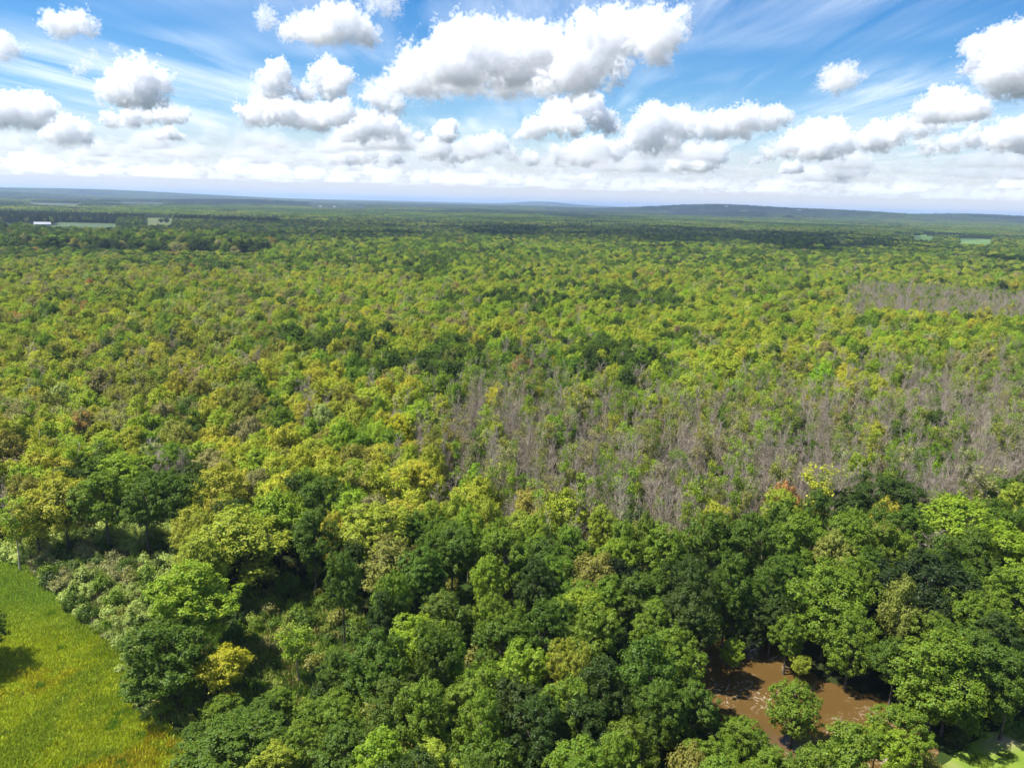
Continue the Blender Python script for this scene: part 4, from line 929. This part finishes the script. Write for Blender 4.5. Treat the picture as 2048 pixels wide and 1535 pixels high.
far_field(798, 862, 1890, 2160, (.13, .13, .06), 'small dull clearing far off in the forest')
far_field(1820, 1873, 1550, 2420, (.115, .19, .055), 'nearer green meadow on the right far off')
far_field(1912, 1990, 1405, 2150, (.115, .19, .055), 'second green meadow on the right far off')
def box(v, f, mi, lo, hi, m):
    x0, y0, z0 = lo; x1, y1, z1 = hi; n = len(v)
    v += [(x0, y0, z0), (x1, y0, z0), (x1, y1, z0), (x0, y1, z0), (x0, y0, z1), (x1, y0, z1), (x1, y1, z1), (x0, y1, z1)]
    f += [(n, n + 1, n + 5, n + 4), (n + 1, n + 2, n + 6, n + 5), (n + 2, n + 3, n + 7, n + 6), (n + 3, n, n + 4, n + 7), (n + 4, n + 5, n + 6, n + 7)]; mi += [m] * 5
WALLM = noise_material('barn_siding', (.34, .33, .31), (.40, .39, .37), .6); ROOFM = noise_material('metal_roofing', (.34, .355, .38), (.39, .40, .42), .4, rough=.5); DOORM = noise_material('barn_door_paint', (.30, .29, .28), (.36, .35, .34), .5)
def barn(px, dist, L_, W_, h, rise, label, cat, name):
    x, y = polar(px, dist); root = link(bpy.data.objects.new(name, None)); root.location = (x, y, float(height(x, y))); root.rotation_euler = (0, 0, -math.atan2(x, y) + .12); tag(root, label, cat)
    v, f, mi = [], [], []; box(v, f, mi, (-L_ / 2, -W_ / 2, 0), (L_ / 2, W_ / 2, h), 0); n = len(v)
    v += [(-L_ / 2, -W_ / 2, h), (-L_ / 2, W_ / 2, h), (-L_ / 2, 0, h + rise), (L_ / 2, -W_ / 2, h), (L_ / 2, W_ / 2, h), (L_ / 2, 0, h + rise)]
    link(bpy.data.objects.new('wall', bpy.data.meshes.new('wall')), root)
    me = root.children[0].data; me.from_pydata(v, [], f + [(n, n + 1, n + 2), (n + 3, n + 5, n + 4)]); me.materials.append(WALLM)
    o_ = .6; t = .25; q = []
    for s in (-1, 1): q += [(-L_ / 2 - o_, s * (W_ / 2 + o_), h - o_ * rise / W_ * 2 + .05), (L_ / 2 + o_, s * (W_ / 2 + o_), h - o_ * rise / W_ * 2 + .05)]
    q += [(-L_ / 2 - o_, 0, h + rise + .05), (L_ / 2 + o_, 0, h + rise + .05)]; q += [(a, b, c + t) for a, b, c in q]
    F = [(6, 7, 11, 10), (10, 11, 9, 8), (0, 4, 5, 1), (4, 2, 3, 5), (0, 1, 7, 6), (2, 8, 9, 3), (0, 6, 10, 4), (4, 10, 8, 2), (1, 5, 11, 7), (5, 3, 9, 11)]
    me = bpy.data.meshes.new('roof'); me.from_pydata(q, [], F); me.materials.append(ROOFM); link(bpy.data.objects.new('roof', me), root)
    for k in range(2):
        v2, f2, m2 = [], [], []; cx = (-.22 + .44 * k) * L_; box(v2, f2, m2, (cx - L_ * .07, -W_ / 2 - .12, 0), (cx + L_ * .07, -W_ / 2 - .003, h * .8), 0)
        me = bpy.data.meshes.new('door'); me.from_pydata(v2, [], f2); me.materials.append(DOORM); link(bpy.data.objects.new('door', me), root)
barn(77, 1400, 25, 13, 4.2, 3.4, 'long white pole barn with a pale metal roof on the far field', 'barn', 'barn')
barn(157, 3650, 18, 10, 4, 3.5, 'small white farm building far beyond the barn', 'building', 'farm_building')
barn(168, 3620, 11, 9, 4, 3, 'smaller white shed beside the far farm building', 'building', 'farm_building')
barn(281, 1635, 7, 6, 5, 3, 'tiny white shed at the dark pine edge', 'shed', 'shed')
barn(640, 5000, 17, 11, 4, 3.5, 'pale house on the tan far field, left one of two', 'house', 'house')
barn(668, 5050, 14, 10, 4, 3.5, 'pale house on the tan far field, right one of two', 'house', 'house')
def far_tree(px, dist, Rr, Hh, label):
    x, y = polar(px, dist); root = link(bpy.data.objects.new('broadleaf_tree', None)); root.location = (x, y, 0); root.scale = (Rr / 4.4, Rr / 4.4, Hh / 12.5); tag(root, label, 'tree')
    link(bpy.data.objects.new('trunk', KINDS['bushy0'][1]), root); c = link(bpy.data.objects.new('crown', KINDS['bushy0'][0]), root); c['tint'] = [.036, .076, .02]
far_tree(318, 1700, 5.2, 10, 'smaller round tree standing alone on the far yellow meadow')
far_tree(329, 1690, 6.6, 12.5, 'larger round tree standing alone on the far yellow meadow')

# ------------------------------------------------------------------ the air
def haze(dens=7e-5):
    m = bpy.data.materials.new('thin_air'); t = nodes_of(m); o = N(t, 'ShaderNodeOutputMaterial'); v = N(t, 'ShaderNodeVolumePrincipled')
    v.inputs['Color'].default_value = (.52, .70, 1.0, 1); v.inputs['Density'].default_value = dens; v.inputs['Density Attribute'].default_value = ''; v.inputs['Anisotropy'].default_value = .1
    t.links.new(v.outputs[0], o.inputs['Volume'])
    a = 44000.; z0, z1 = -25., 150.
    V = [(-a, -a, z0), (a, -a, z0), (a, a, z0), (-a, a, z0), (-a, -a, z1), (a, -a, z1), (a, a, z1), (-a, a, z1)]
    me = mesh_np('haze', V, np.array([(3, 2, 1, 0), (4, 5, 6, 7), (0, 1, 5, 4), (1, 2, 6, 5), (2, 3, 7, 6), (3, 0, 4, 7)]), [m])
    tag(link(bpy.data.objects.new('haze', me)), 'thin bluish haze over the whole land', 'haze', None, 'stuff')
haze()
